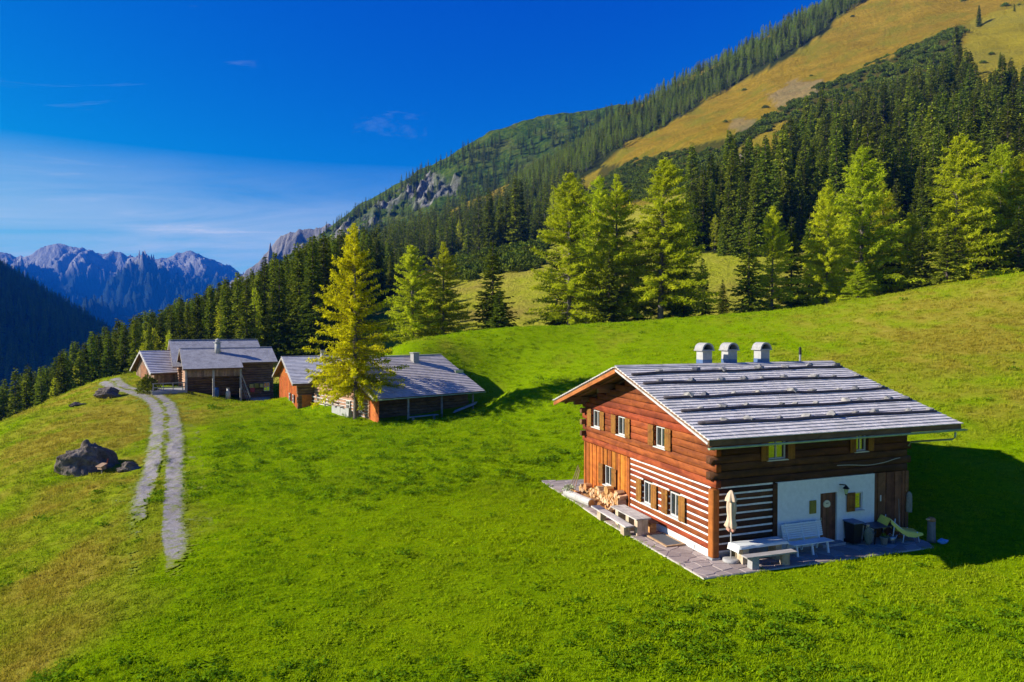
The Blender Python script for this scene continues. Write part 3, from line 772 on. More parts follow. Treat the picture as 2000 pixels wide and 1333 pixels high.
# ------------------------------------------------------------------ mesh builder for made things
class MB:
    def __init__(s): s.V = []; s.F = []
    def add(s, V, F):
        o = len(s.V); s.V += [tuple(map(float, p)) for p in V]; s.F += [tuple(int(i) + o for i in f) for f in F]; return s
    def hexa(s, P):      # 4 bottom then 4 top, same winding
        return s.add(P, [(3, 2, 1, 0), (4, 5, 6, 7), (0, 1, 5, 4), (1, 2, 6, 5), (2, 3, 7, 6), (3, 0, 4, 7)])
    def box(s, x0, x1, y0, y1, z0, z1, j=0.0):
        P = [(x0, y0, z0), (x1, y0, z0), (x1, y1, z0), (x0, y1, z0), (x0, y0, z1), (x1, y0, z1), (x1, y1, z1), (x0, y1, z1)]
        if j: P = [tuple(c + random.uniform(-j, j) for c in p) for p in P]
        return s.hexa(P)
    def bar(s, p0, p1, w, h, up=(0, 0, 1)):
        p0 = np.array(p0, float); p1 = np.array(p1, float); d = p1 - p0; d /= np.linalg.norm(d)
        a = np.cross(d, np.array(up, float)); a /= np.linalg.norm(a); b = np.cross(a, d); a = a * w / 2; b = b * h / 2
        return s.hexa([p0 - a - b, p0 + a - b, p1 + a - b, p1 - a - b, p0 - a + b, p0 + a + b, p1 + a + b, p1 - a + b])
    def tube(s, path, rad, n=8, caps=True):
        path = np.asarray(path, float); rad = np.broadcast_to(np.asarray(rad, float), (len(path),))
        v, f = tube_np(path, rad, n); o = len(s.V); s.add(v, f)
        if caps:
            s.F.append(tuple(o + i for i in range(n))); s.F.append(tuple(o + len(v) - n + i for i in reversed(range(n))))
        return s
    def lathe(s, prof, c=(0, 0, 0), n=12):
        k = len(prof); ph = np.linspace(0, 2 * math.pi, n, endpoint=False)
        V = [(c[0] + r * math.cos(a), c[1] + r * math.sin(a), c[2] + z) for r, z in prof for a in ph]
        F = [(i * n + j, i * n + (j + 1) % n, (i + 1) * n + (j + 1) % n, (i + 1) * n + j) for i in range(k - 1) for j in range(n)]
        F += [tuple(reversed(range(n))), tuple((k - 1) * n + j for j in range(n))]
        return s.add(V, F)
    def prism(s, poly, ax, a0, a1):
        """polygon in the two other axes, extruded along axis ax from a0 to a1"""
        n = len(poly)
        def pt(p, a):
            q = list(p); q.insert(ax, a); return tuple(q)
        V = [pt(p, a0) for p in poly] + [pt(p, a1) for p in poly]
        F = [tuple(range(n)), tuple(reversed(range(n, 2 * n)))] + [(i, i + n, (i + 1) % n + n, (i + 1) % n) for i in range(n)]
        return s.add(V, F)
    def build(s, name, m, parent=None, smooth=False, bevel=0.0, **k):
        me = bpy.data.meshes.new(name); me.from_pydata(s.V, [], s.F)
        import bmesh
        bm = bmesh.new(); bm.from_mesh(me); bmesh.ops.recalc_face_normals(bm, faces=bm.faces)
        if bevel: bmesh.ops.bevel(bm, geom=list(bm.edges), offset=bevel, segments=1, affect='EDGES', clamp_overlap=True)
        bm.to_mesh(me); bm.free()
        if smooth: me.polygons.foreach_set('use_smooth', np.ones(len(me.polygons), bool))
        for q in (m if isinstance(m, (list, tuple)) else [m]): me.materials.append(q)
        o = bpy.data.objects.new(name, me); link(o, parent)
        return tag(o, **k)
def empty(name, loc, rz=0.0, label=None, cat=None, group=None, scale=1.0):
    o = bpy.data.objects.new(name, None); o.empty_display_size = .3; o.location = tuple(map(float, loc)); o.rotation_euler = (0, 0, rz); o.scale = (scale,) * 3
    return tag(link(o), label, cat, group)

def wood_mat(name, c1, c2, c3=None, axis=0, rough=.75, vary=.35, crack=.75, scale=1.0):
    w = NT(name); sc = [9.0 * scale] * 3; sc[axis] = .9 * scale
    co = w.coord('Object', tuple(sc)); n = w.noise(1.0, 7, .68, co, .4); n2 = w.noise(.35, 3, .5, co)
    kn = w.noise(2.2 * scale, 3, .6, w.coord('Object', (1, 1, 1)))
    c = w.mix(w.fr(n, .36, .64), c1, c2)
    if c3 is not None: c = w.mix(w.math('MULTIPLY', w.fr(n2, .45, .65), .8), c, c3)
    st_ = w.noise(1.3, 5, .65, w.coord('Object', (1, 1, 1.6)), .8)
    c = w.mix(w.math('MULTIPLY', w.fr(st_, .50, .66), .55), c, tuple(.5 * x for x in c1))
    c = w.mix(w.math('MULTIPLY', w.fr(st_, .48, .34), .35), c, tuple(min(1, 1.35 * x) for x in c2))
    c = w.mix(w.math('MULTIPLY', w.fr(n, .60, .72), crack), c, tuple(.25 * x for x in c1))
    c = w.mix(w.math('MULTIPLY', w.fr(kn, .68, .74), .6), c, tuple(.4 * x for x in c1))
    hs = w.n('ShaderNodeHueSaturation'); w.set(hs, 'Color', c); w.set(hs, 'Value', w.fr(w.rand(), 0, 1, 1 - vary, 1 + vary))
    w.set(hs, 'Hue', w.fr(w.math('FRACT', w.math('MULTIPLY', w.rand(), 5.7)), 0, 1, .492, .510))
    return w.bsdf(hs.outputs[0], rough, .25, w.bump(w.math('ADD', n, w.math('MULTIPLY', kn, .3)), .7, .02))
def plain_mat(name, c, rough=.7, metal=0.0, spec=.3, nscale=12.0, var=.25, bump=.3, bd=.01):
    p = NT(name); n = p.noise(nscale, 6, .65, p.coord('Object')); n2 = p.noise(nscale * .12, 3, .6, p.coord('Object'))
    col = p.mix(p.fr(n, .3, .7), tuple(x * (1 - var) for x in c), tuple(min(1, x * (1 + var)) for x in c))
    col = p.mix(p.math('MULTIPLY', p.fr(n2, .5, .75), var), col, tuple(x * .55 for x in c))
    return p.bsdf(col, rough, spec, p.bump(n, bump, bd), metal)
def glass_mat(name, tint=(.04, .05, .05), refl=.55):
    g_ = NT(name); d = g_.n('ShaderNodeBsdfPrincipled'); g_.set(d, 'Base Color', tint); g_.set(d, 'Roughness', .05); g_.set(d, 'Specular IOR Level', .9)
    gl = g_.n('ShaderNodeBsdfGlossy'); gl.inputs['Roughness'].default_value = .02; gl.inputs['Color'].default_value = (.8, .85, .85, 1)
    mx = g_.n('ShaderNodeMixShader'); mx.inputs[0].default_value = refl
    g_.t.links.new(d.outputs[0], mx.inputs[1]); g_.t.links.new(gl.outputs[0], mx.inputs[2]); g_.t.links.new(mx.outputs[0], g_.out.inputs[0])
    return g_.m
ORANGE = ((.185, .036, .009), (.30, .070, .017), (.11, .022, .008))
M_LOG_Y = wood_mat('log_wood_across', *ORANGE, axis=1, vary=.28)
M_LOG_X_SHADE = wood_mat('log_wood_along_shaded', (.060, .021, .009), (.105, .038, .015), (.045, .017, .008), axis=0, vary=.4)  # shade on the long wall put into the colour: darker copy of the logs
M_POST = wood_mat('post_wood', (.27, .078, .013), (.37, .115, .020), (.18, .05, .010), axis=2, vary=.12)
M_PLANK_G = wood_mat('orange_plank_wood', (.33, .092, .012), (.46, .150, .020), (.21, .052, .010), axis=2, vary=.42, crack=.5)
M_PLANK_D = wood_mat('dark_plank_wood', (.16, .060, .030), (.24, .095, .045), (.11, .045, .024), axis=2, vary=.3)
M_SHUT = wood_mat('shutter_wood', (.19, .075, .014), (.27, .115, .022), axis=2, vary=.15, crack=.4)
M_SOFFIT = wood_mat('old_rafter_wood', (.12, .062, .028), (.20, .105, .048), axis=0, vary=.3)
M_BARGE = wood_mat('bargeboard_wood', (.36, .12, .028), (.46, .17, .042), axis=1, vary=.1, crack=.4)
M_GREYW_Y = wood_mat('weathered_wood_across', (.36, .33, .31), (.52, .49, .46), axis=1, vary=.15)
M_GREYW_X = wood_mat('weathered_wood_along', (.30, .28, .26), (.45, .42, .40), axis=0, vary=.15)
M_STUMPW = wood_mat('stump_wood', (.40, .29, .19), (.56, .45, .33), axis=2, vary=.2)
M_CUT = wood_mat('fresh_cut_wood', (.46, .29, .15), (.60, .41, .24), axis=0, vary=.25, crack=.3)
M_CUT2 = wood_mat('split_wood_face', (.40, .19, .065), (.54, .29, .11), axis=0, vary=.25, crack=.3)
M_WHITE = plain_mat('white_lime', (.70, .68, .65), .85, var=.22, nscale=5)
M_PLASTER = plain_mat('white_plaster', (.72, .73, .72), .9, nscale=5, var=.08, bump=.25)
M_WFRAME = plain_mat('white_window_paint', (.56, .54, .51), .5, var=.05)
M_GLASS = glass_mat('window_glass', (.035, .045, .045), .42)
M_CURTAIN = plain_mat('pale_curtain', (.50, .48, .42), .9, nscale=30, var=.2)
M_DARK = plain_mat('dark_metal', (.025, .026, .028), .5, .6, var=.2)
M_IRON = plain_mat('grey_metal', (.32, .33, .34), .4, .8, var=.15)
M_PATINA = plain_mat('patina_copper', (.30, .40, .26), .55, .2, var=.3, nscale=3)
M_CONC = plain_mat('grey_concrete', (.32, .31, .30), .9, nscale=8, var=.2, bump=.5)
sh = NT('silver_shingle_wood'); st = sh.attr('tint'); sn = sh.noise(1.0, 6, .7, sh.coord('Object', (14, 4, 14)), .3)
shc = sh.mix(st, (.53, .495, .465), (.66, .62, .585)); shc = sh.mix(sh.math('MULTIPLY', sh.fr(sn, .45, .7), .4), shc, (.36, .345, .36))
shc = sh.mix(sh.math('MULTIPLY', sh.fr(sh.noise(.7, 4, .6, sh.coord('Object')), .52, .7), .35), shc, (.25, .25, .20))
M_SHINGLE = sh.bsdf(shc, .75, .25, sh.bump(sn, .6, .015))
stn = NT('field_stone'); sno = stn.noise(5, 8, .7, stn.coord('Object')); sr = stn.rand()
stc = stn.mix(sr, (.13, .13, .14), (.36, .34, .31)); stc = stn.mix(stn.math('MULTIPLY', stn.fr(sno, .45, .65), .7), stc, (.11, .11, .11))
M_STONE = stn.bsdf(stc, .9, .15, stn.bump(sno, .9, .05))
def stone_mesh(name, seed, r=(1, 1, 1), sub=2, amp=.28, m=None, freq=1.7, peak=0.0):
    import bmesh
    bm = bmesh.new(); bmesh.ops.create_icosphere(bm, subdivisions=sub, radius=1.0)
    rg_ = np.random.default_rng(seed); pl = rg_.normal(0, 1, (7, 3)); pl /= np.linalg.norm(pl, axis=1)[:, None]; dd = rg_.uniform(.62, .95, 7)
    for v in bm.verts:
        p = np.array(v.co)
        for n_, d_ in zip(pl, dd):
            ex = p @ n_ - d_
            if ex > 0: p = p - n_ * ex * .85
        k = 1 + amp * float(fbm(np.array([p[0] * freq + seed]), np.array([p[1] * freq + p[2] * freq * 1.3]), 4)[0])
        if peak: p = p * np.array([1 - peak * (p[2] * .5 + .1), 1 - peak * (p[2] * .5 + .1), 1.0]) + np.array([-peak * .35 * p[2], 0, 0])
        v.co = Vector((p[0] * r[0] * k, p[1] * r[1] * k, p[2] * r[2] * k))
    me = bpy.data.meshes.new(name); bm.to_mesh(me); bm.free()
    me.materials.append(m or M_STONE)
    return me

# ------------------------------------------------------------------ the big log house
house = empty('log_farmhouse', HO, HANG, 'two-storey log farmhouse with orange gable wall, white plaster ground floor and shingle roof', 'house')
W_, L_ = 11.26, 9.74
ZR, YR, SL = 7.06, 5.63, .317
def roof_z(y): return ZR - SL * abs(y - YR)
def log_mesh(a, b, z0, z1, axis, out, depth=.20, bulge=.035, seed=0, taper=0.0):
    """a hewn, slightly wavy log running along axis (0=x,1=y); the wall plane is the other axis at 0, outside is negative"""
    n = max(3, int((b - a) / .55)); prof = [(0.0, .03), (-.45, .008), (-.92, .11), (-1.05, .5), (-.95, .89), (-.45, .992), (0.0, .97)]
    V = []; ts = np.linspace(a, b, n + 1); k = len(prof)
    for i, t in enumerate(ts):
        w1 = .013 * math.sin(t * 2.1 + seed * 3.7) + .009 * math.sin(t * 5.3 + seed)
        for d, hgt in prof:
            dep = out + d * bulge - (.010 * math.sin(t * 3.3 + seed * 5) if d < -.3 else 0)
            z = z0 + (z1 - z0) * hgt + w1 * (1 if .1 < hgt < .9 else .3)
            V.append((t, dep, z) if axis == 0 else (dep, t, z))
        V.append((t, depth, z1 - .01) if axis == 0 else (depth, t, z1 - .01)); V.append((t, depth, z0 + .01) if axis == 0 else (depth, t, z0 + .01))
    m = k + 2; F = []
    for i in range(n):
        for j in range(m):
            F.append((i * m + j, i * m + (j + 1) % m, (i + 1) * m + (j + 1) % m, (i + 1) * m + j))
    F.append(tuple(range(m))); F.append(tuple(n * m + j for j in reversed(range(m))))
    return MB().add(V, F)
def cut(a, b, holes):
    segs = [(a, b)]
    for h0, h1 in holes:
        ns = []
        for s0, s1 in segs:
            if h1 <= s0 or h0 >= s1: ns.append((s0, s1)); continue
            if h0 - s0 > .05: ns.append((s0, h0))
            if s1 - h1 > .05: ns.append((h1, s1))
        segs = ns
    return segs
# inner shell behind the logs
core = MB(); core.prism([(.14, 0.0), (W_ - .14, 0.0), (W_ - .14, 4.75), (YR, 6.45), (.14, 4.75)], 0, .16, L_ - .02)
core.build('wall_core', M_SOFFIT, house)
lower = [.28, .57, .86, 1.13, 1.41, 1.70, 1.98, 2.23, 2.47, 2.72]
GW_UP = [(9.33, 10.31), (6.72, 7.64), (3.28, 4.19)]; GW_LO = [(4.37, 5.20), (2.22, 3.05)]
LW_UP = [(2.46, 3.40), (6.88, 7.52)]
sd = 0
for i in range(9):
    z0, z1 = lower[i], lower[i + 1]
    holes = GW_LO if 2 <= i <= 5 else []
    for s0, s1 in cut(.19, 6.34, holes):
        sd += 1; log_mesh(s0, s1, z0 + .028, z1 - .028, 1, .02, seed=sd).build('log', M_LOG_Y, house, True)
    sd += 1; log_mesh(.19, 2.74, z0 + .028, z1 - .028, 0, .02, seed=sd).build('log', M_LOG_X_SHADE, house, True)
for i in range(10):
    z = lower[i]
    for s0, s1 in cut(.19, 6.34, GW_LO if 3 <= i <= 6 else []):
        MB().box(-.006, .12, s0, s1, z - .036, z + .036, .004).build('chinking', M_WHITE, house)
    MB().box(.19, 2.74, -.006, .12, z - .034, z + .034, .004).build('chinking', M_WHITE, house)
rows = [2.75 + .302 * k for k in range(14)]
for k in range(13):
    z0, z1 = rows[k], rows[k + 1]
    half = min(W_ / 2 + .34, (ZR - .36 - z1 + .06) / SL)
    if half < .35: break
    ends = (YR - half, YR + half)
    if half > W_ / 2: ends = (-.18, W_ + .22) if k % 2 == 0 else (.06, W_ - .06)
    for s0, s1 in cut(*ends, GW_UP if 3 <= k <= 5 else []):
        sd += 1; log_mesh(s0, s1, z0, z1, 1, .0, bulge=.036, seed=sd).build('log', M_LOG_Y, house, True)
    if z1 < 5.25:
        e0, e1 = (-.02, L_) if k % 2 == 0 else (-.20, L_ + .2)
        for s0, s1 in cut(e0, e1, LW_UP if 3 <= k <= 5 else []):
            sd += 1; log_mesh(s0, s1, z0 + .004, z1 + .004, 0, .003, bulge=.05, seed=sd).build('log', M_LOG_X_SHADE, house, True)
    if k % 2 and z1 < 5.25:      # ends of the far long wall's logs at the far corner
        MB().box(-.30, .10, W_ - .22, W_ - .02, z0 + .02, z1 - .02, .01).build('log_end', M_SOFFIT, house)
# plinth, posts, upright planks
MB().box(-.015, .14, .19, 6.34, -.05, .25, .006).build('plinth', M_WHITE, house)
MB().box(.19, 2.74, -.012, .14, -.05, .24, .006).build('plinth', M_CONC, house)
MB().box(-.13, .185, -.13, .185, .10, 2.71, .006).build('corner_post', M_POST, house, bevel=.03)
MB().box(-.15, .20, -.15, .20, -.03, .10, .01).build('post_foot', M_CONC, house)
MB().box(-.06, .12, 6.34, 6.60, -.02, 2.72, .005).build('post', M_POST, house)
MB().box(2.745, 2.955, -.05, .12, -.02, 2.71, .005).build('post', M_LOG_X_SHADE, house)
y = 6.60; k = 0
while y < W_ - .02:
    w = random.uniform(.17, .25); y1 = min(y + w, W_)
    for h0, h1 in [(8.02, 9.0)]:
        segs = [(0.0, 2.735 - .012 * k * 0)]
        if y1 > h0 + .02 and y < h1 - .02: segs = [(0.0, .93), (1.94, 2.735)]
    for z0, z1 in segs:
        d = -.05 if k % 2 else -.015
        MB().box(d, .13, y + .004, y1 - .004, z0, z1, .004).build('plank', M_PLANK_G, house)
    y = y1; k += 1
x = 7.955; k = 0
while x < L_ - .14:
    x1 = min(x + random.uniform(.17, .27), L_ - .12)
    MB().box(x + .004, x1 - .004, -.045 if k % 2 else -.015, .13, -.02, 2.735, .004).build('plank', M_PLANK_D, house)
    x = x1; k += 1
MB().box(L_ - .12, L_ + .06, -.08, .12, -.02, 2.735).build('corner_post', M_PLANK_D, house)
MB().box(9.60 - 1.36, 8.30, -.062, -.046, 1.55, 1.80).build('thermometer', M_WFRAME, house)

def fmap(face, h, d, z):
    return (-d, h, z) if face == 'x' else (h, -d, z)
def fbox(face, h0, h1, d0, d1, z0, z1, j=0.0):
    p, q = fmap(face, h0, d0, z0), fmap(face, h1, d1, z1)
    return MB().box(min(p[0], q[0]), max(p[0], q[0]), min(p[1], q[1]), max(p[1], q[1]), z0, z1, j)
def window(par, face, h0, h1, z0, z1, shut=(1, 1), rec=.05, sw=.46, curtain=False, plain=False, open_a=0.0, fm=None, sm=None):
    """frame, two sashes with panes, sill and plank shutters, all parts of the building"""
    fm = fm or M_WFRAME; sm = sm or M_SHUT
    w = fbox(face, h0, h1, -rec - .10, -rec - .06, z0, z1).build('window', M_DARK, par)
    t = .055
    fr = MB()
    for a0, a1, b0, b1 in [(h0, h1, z0, z0 + t), (h0, h1, z1 - t, z1), (h0, h0 + t, z0 + t, z1 - t), (h1 - t, h1, z0 + t, z1 - t)] + ([] if plain else [((h0 + h1) / 2 - .022, (h0 + h1) / 2 + .022, z0 + t, z1 - t)]):
        b = fbox(face, a0, a1, -rec - .05, -rec + .0, b0, b1); fr.add(b.V, b.F)
    fr.build('frame', fm, w)
    mid = (h0 + h1) / 2
    for a0, a1 in ([(h0 + t, mid - .03), (mid + .03, h1 - t)] if not plain else [(h0 + t, h1 - t)]):
        fbox(face, a0, a1, -rec - .048, -rec - .04, z0 + t, z1 - t).build('pane', M_GLASS, w)
        if curtain:
            fbox(face, a0, a0 + (a1 - a0) * .55, -rec - .058, -rec - .05, z0 + t, z1 - t).build('curtain', M_CURTAIN, w)
    fbox(face, h0 - .06, h1 + .06, -rec, .10, z0 - .05, z0 - .004).build('sill', fm, w)
    for sgn, has in zip((-1, 1), shut):
        if not has: continue
        e = h0 - .02 if sgn < 0 else h1 + .02
        a0, a1 = (e - sw, e) if sgn < 0 else (e, e + sw)
        s_ = fbox(face, a0, a1, .075, .085, z0 + .0, z1).build('shutter', sm, par)
        nb = 3
        for q in range(nb):
            fbox(face, a0 + (a1 - a0) * q / nb + .004, a0 + (a1 - a0) * (q + 1) / nb - .004, .086, .108, z0 - .02, z1 + .02, .002).build('board', sm, s_)
        for zz in (z0 + .16, z1 - .16):
            fbox(face, a0 + .02, a1 - .02, .109, .124, zz - .035, zz + .035).build('batten', sm, s_)
for h0, h1 in GW_UP: window(house, 'x', h0 + .02, h1 - .02, 3.67, 4.55)
for h0, h1 in GW_LO: window(house, 'x', h0 + .02, h1 - .02, .95, 1.93, curtain=True)
window(house, 'x', 8.06, 8.97, .95, 1.92, curtain=True)
window(house, 'y', LW_UP[0][0] + .02, LW_UP[0][1] - .02, 3.66, 4.55, sw=.34, rec=.04)
window(house, 'y', LW_UP[1][0] + .01, LW_UP[1][1] - .01, 3.72, 4.55, sw=.30, rec=.04)
# plastered bay with door, small window and lantern
pl = MB()
for a0, a1, b0, b1 in [(2.957, 5.10, -.02, 2.735), (5.10, 5.97, 2.12, 2.735), (5.97, 6.86, -.02, 2.735), (6.86, 7.32, -.02, 1.28), (6.86, 7.32, 2.03, 2.735), (7.32, 7.953, -.02, 2.735)]:
    pl.box(a0, a1, -.03, .125, b0, b1)
pl.build('plaster_wall', M_PLASTER, house)
door = fbox('y', 5.11, 5.96, -.09, -.06, .0, 2.115).build('door', M_PLANK_D, house)
for q in range(5):
    fbox('y', 5.125 + .165 * q, 5.125 + .165 * (q + 1) - .007, -.058, -.035, .16, 2.10, .002).build('board', M_PLANK_D, door)
M_SIGN = plain_mat('cream_plate', (.70, .62, .42), .6, var=.06)
MB().prism([(5.465 + .165 * math.cos(a) * (1 if math.sin(a) > -.2 else 1.05), 1.66 + .155 * max(math.sin(a), -.85)) for a in np.linspace(0, 2 * math.pi, 22, endpoint=False)], 1, -.012, .034).build('door_sign', M_SIGN, door)
MB().box(5.40, 5.53, -.016, -.012, 1.675, 1.69).build('lettering', M_DARK, door); MB().box(5.38, 5.55, -.016, -.012, 1.70, 1.712).build('lettering', M_DARK, door)
fbox('y', 5.16, 5.20, -.035, .01, 1.0, 1.12).build('handle', M_IRON, door)
MB().box(4.95, 6.12, -.36, -.032, -.02, .13).build('door_step', M_CONC, house)
window(house, 'y', 6.865, 7.315, 1.29, 2.025, shut=(1, 0), rec=.0, sw=.42, plain=True)
M_OLIVE = plain_mat('olive_paint', (.24, .20, .03), .6, var=.15)
nb_ = fbox('y', 4.54, 4.84, .032, .09, 1.36, 1.88).build('notice_box', M_OLIVE, house); fbox('y', 4.57, 4.81, .091, .097, 1.40, 1.84).build('glass_door', M_OLIVE, nb_)
M_LGLASS = plain_mat('lantern_glass', (.42, .48, .22), .2, var=.1)
lan = MB().bar((6.07, -.04, 2.42), (6.17, -.26, 2.44), .04, .04).build('wall_lantern', M_DARK, house)
MB().lathe([(.02, .36), (.12, .24), (.135, .22), (.10, .21)], (6.19, -.26, 2.07), 8).build('cap', M_DARK, lan)
MB().lathe([(.055, 0.0), (.095, .205)], (6.19, -.26, 2.07), 6).build('glass', M_LGLASS, lan); MB().lathe([(.03, -.05), (.06, -.004)], (6.19, -.26, 2.07), 6).build('base', M_DARK, lan)
cab = [(x_, -.075, 3.22 - .10 * math.exp(-((x_ - 7.6) / .9) ** 2) + .10 * sstep(8.4, 9.3, x_)) for x_ in np.linspace(5.9, 9.3, 16)]
MB().tube(cab, .014, 5).build('cable', M_CURTAIN, house)

# ---- roof
roof = MB()
for sgn in (1, -1):
    ye = YR - sgn * (YR + 1.33) if sgn > 0 else YR + (W_ - YR + 1.45)
    e = (ye, roof_z(ye))
    roof.prism([(YR, ZR - .03), (ye, e[1] - .03), (ye, e[1] - .13), (YR, ZR - .13)], 0, -1.17, L_ + 1.40)
roof_o = roof.build('roof', M_SOFFIT, house)
def shingle_verts(xc, w, s_up, ln, lift, side, thick=.029, skew=0.0):
    """one shingle on a slope: s_up metres down from the ridge"""
    nrm = np.array([0, -SL if side > 0 else SL, 1.0]); nrm /= np.linalg.norm(nrm)
    dn = np.array([0, -1 if side > 0 else 1, -SL]); dn /= np.linalg.norm(dn)
    base = np.array([xc, YR, ZR - .03]) + dn * s_up
    p = []
    for hgt in (0, 1):
        for dx_, ds in ((-w / 2, 0), (w / 2, 0), (w / 2 + skew, ln), (-w / 2 + skew, ln)):
            off = lift * (ds / ln) + .004 + hgt * thick
            p.append(base + np.array([dx_, 0, 0]) + dn * ds + nrm * off)
    return p
HF = np.array([(3, 2, 1, 0), (4, 5, 6, 7), (0, 1, 5, 4), (1, 2, 6, 5), (2, 3, 7, 6), (3, 0, 4, 7)])
cosr = math.sqrt(1 + SL * SL)
def shingle_field(side, s_tot, expo, x0, x1):
    out = []
    nrow = int(s_tot / expo)
    for r in range(nrow + 1):
        x = x0 + random.uniform(-.12, 0)
        while x < x1:
            w = random.uniform(.13, .28); xa, xb = max(x, x0 - .02), min(x + w, x1 + .02)
            if xb - xa > .05:
                s0 = r * expo + random.uniform(-.005, .005)
                ln = min(expo * 1.45, s_tot + .05 - s0)
                if ln > .08: out.append((r, shingle_verts((xa + xb) / 2, xb - xa - .008, s0, ln, random.uniform(.050, .056), side, skew=random.uniform(-.008, .008)), random.random()))
            x += w
    return out
M_sh = [M_SHINGLE]
s_near = (YR + 1.36) * cosr; s_far = (W_ - YR + 1.48) * cosr
fld = shingle_field(1, s_near, .25, -1.22, L_ + 1.44)
fld2 = shingle_field(-1, s_far, .25, -1.22, L_ + 1.44)
lastrow = max(r for r, _, _ in fld)
fld.sort(key=lambda q: -q[0])
singles, restf = fld[:296], fld[296:]
for r, vv, t in singles:
    me = np_mesh('shingle', np.array(vv), HF, False, M_sh); add_attr(me, 'tint', np.full(6, t), 'FACE')
    link(bpy.data.objects.new('shingle', me), roof_o)
for nm, fl in (('shingle_courses', restf + fld2),):
    V = np.concatenate([np.array(q[1]) for q in fl]); Fm = np.concatenate([HF + 8 * i for i in range(len(fl))])
    o = np_obj(nm, V, Fm, M_sh, roof_o, False, kind='stuff'); add_attr(o.data, 'tint', np.repeat([q[2] for q in fl], 6), 'FACE')
# ridge boards, rake edges, fascia
MB().hexa([(-1.24, YR - .24, ZR - .035), (L_ + 1.46, YR - .24, ZR - .035), (L_ + 1.46, YR - .01, ZR + .035), (-1.24, YR - .01, ZR + .035), (-1.24, YR - .24, ZR + .005), (L_ + 1.46, YR - .24, ZR + .005), (L_ + 1.46, YR - .01, ZR + .075), (-1.24, YR - .01, ZR + .075)]).build('ridge_board', M_GREYW_X, roof_o)
def rake(x, y0, y1, dz, w, h, m, name):
    MB().bar((x, y0, roof_z(y0) + dz), (x, y1, roof_z(y1) + dz), w, h).build(name, m, roof_o)
rake(-1.20, YR, W_ + 1.40, -.19, .05, .17, M_BARGE, 'bargeboard'); rake(-1.20, YR, -1.30, -.15, .04, .08, M_GREYW_Y, 'bargeboard')
rake(L_ + 1.43, YR, -1.30, -.17, .05, .14, M_SOFFIT, 'bargeboard')
MB().bar((-1.19, -1.335, roof_z(-1.335) - .12), (L_ + 1.42, -1.335, roof_z(-1.335) - .12), .05, .20).build('fascia', M_SOFFIT, roof_o)
gut = MB(); zg = roof_z(-1.42) - .24
ph = np.linspace(math.pi, 2 * math.pi, 7)
for i in range(2):
    pass
gv = []; gxs = np.linspace(-1.25, L_ + 1.62, 8)
for gx_ in gxs:
    zz_ = zg + .004 * (gx_)
    for r_ in (.075, .062):
        gv += [(gx_, -1.43 + r_ * math.cos(a), zz_ + r_ * math.sin(a)) for a in ph]
gf = []
for i in range(len(gxs) - 1):
    a0, b0 = i * 14, (i + 1) * 14
    for j in range(6):
        gf.append((a0 + j, a0 + j + 1, b0 + j + 1, b0 + j)); gf.append((a0 + 7 + j, b0 + 7 + j, b0 + 7 + j + 1, a0 + 7 + j + 1))
    for j in (0, 6): gf.append((a0 + j, b0 + j, b0 + 7 + j, a0 + 7 + j))
gf.append(tuple(range(7)) ); e_ = (len(gxs) - 1) * 14; gf.append(tuple(e_ + j for j in range(7)))
gut.add(gv, gf); gut_o = gut.build('gutter', M_PATINA, roof_o)
for gx_ in np.arange(-.9, L_ + 1.5, .95):
    MB().bar((gx_, -1.36, zg + .02), (gx_, -1.36, roof_z(-1.33) - .10), .03, .02).build('gutter_bracket', M_SOFFIT, roof_o)
MB().tube([(L_ + 1.0, -1.43, zg - .06), (L_ + 1.0, -1.43, zg - .26), (L_ + .94, -1.36, zg - .36), (L_ + .10, -.12, zg - .62), (L_ + .04, -.06, zg - .8)], .04, 8).build('downpipe', M_PATINA, house, True)
# purlins with stepped ends below the overhang
for yy in (.05, 2.85, 5.63, 8.45, 11.2):
    zt = roof_z(yy) - .145
    MB().box(-1.02, L_ + 1.2, yy - .09, yy + .09, zt - .20, zt).build('purlin', M_SOFFIT, house)
    MB().box(-.66, .10, yy - .09, yy + .09, zt - .42, zt - .205).build('corbel', M_SOFFIT, house)
for xx in np.arange(-.55, L_ + 1.2, .95):
    for sgn, ye in ((1, -1.25), (-1, W_ + 1.35)):
        MB().bar((xx, YR, ZR - .19), (xx, ye, roof_z(ye) - .19), .09, .10).build('rafter', M_SOFFIT, house)
# weighting poles on the roof
slope_n = np.array([0, -SL, 1.0]) / cosr
M_POLE = wood_mat('dark_pole_wood', (.050, .042, .050), (.085, .072, .080), axis=0, vary=.2)
pole_ys = [(4.55, -1.0), (3.47, -1.0), (2.03, -.92), (.83, -.9), (-.30, -.86)]
pole_fn = []
for i, (yy, xa) in enumerate(pole_ys):
    pts = []
    for x_ in np.linspace(xa, L_ + 1.24, 12):
        wob = .05 * math.sin(x_ * .9 + i * 2) + .03 * math.sin(x_ * 2.3 + i)
        y_ = yy + wob + (i == 0) * .02 * x_
        pts.append((x_, y_, roof_z(y_) + .10))
    MB().tube(pts, np.linspace(.068, .055, 12), 6).build('roof_pole', M_POLE, roof_o, True)
    pole_fn.append(np.array(pts))
for yy in (8.0, 10.0, 12.0):
    MB().tube([(x_, yy + .04 * math.sin(x_), roof_z(yy + .04 * math.sin(x_)) + .085) for x_ in np.linspace(-1, L_ + 1.2, 8)], .05, 6).build('roof_pole', M_SOFFIT, roof_o, True)
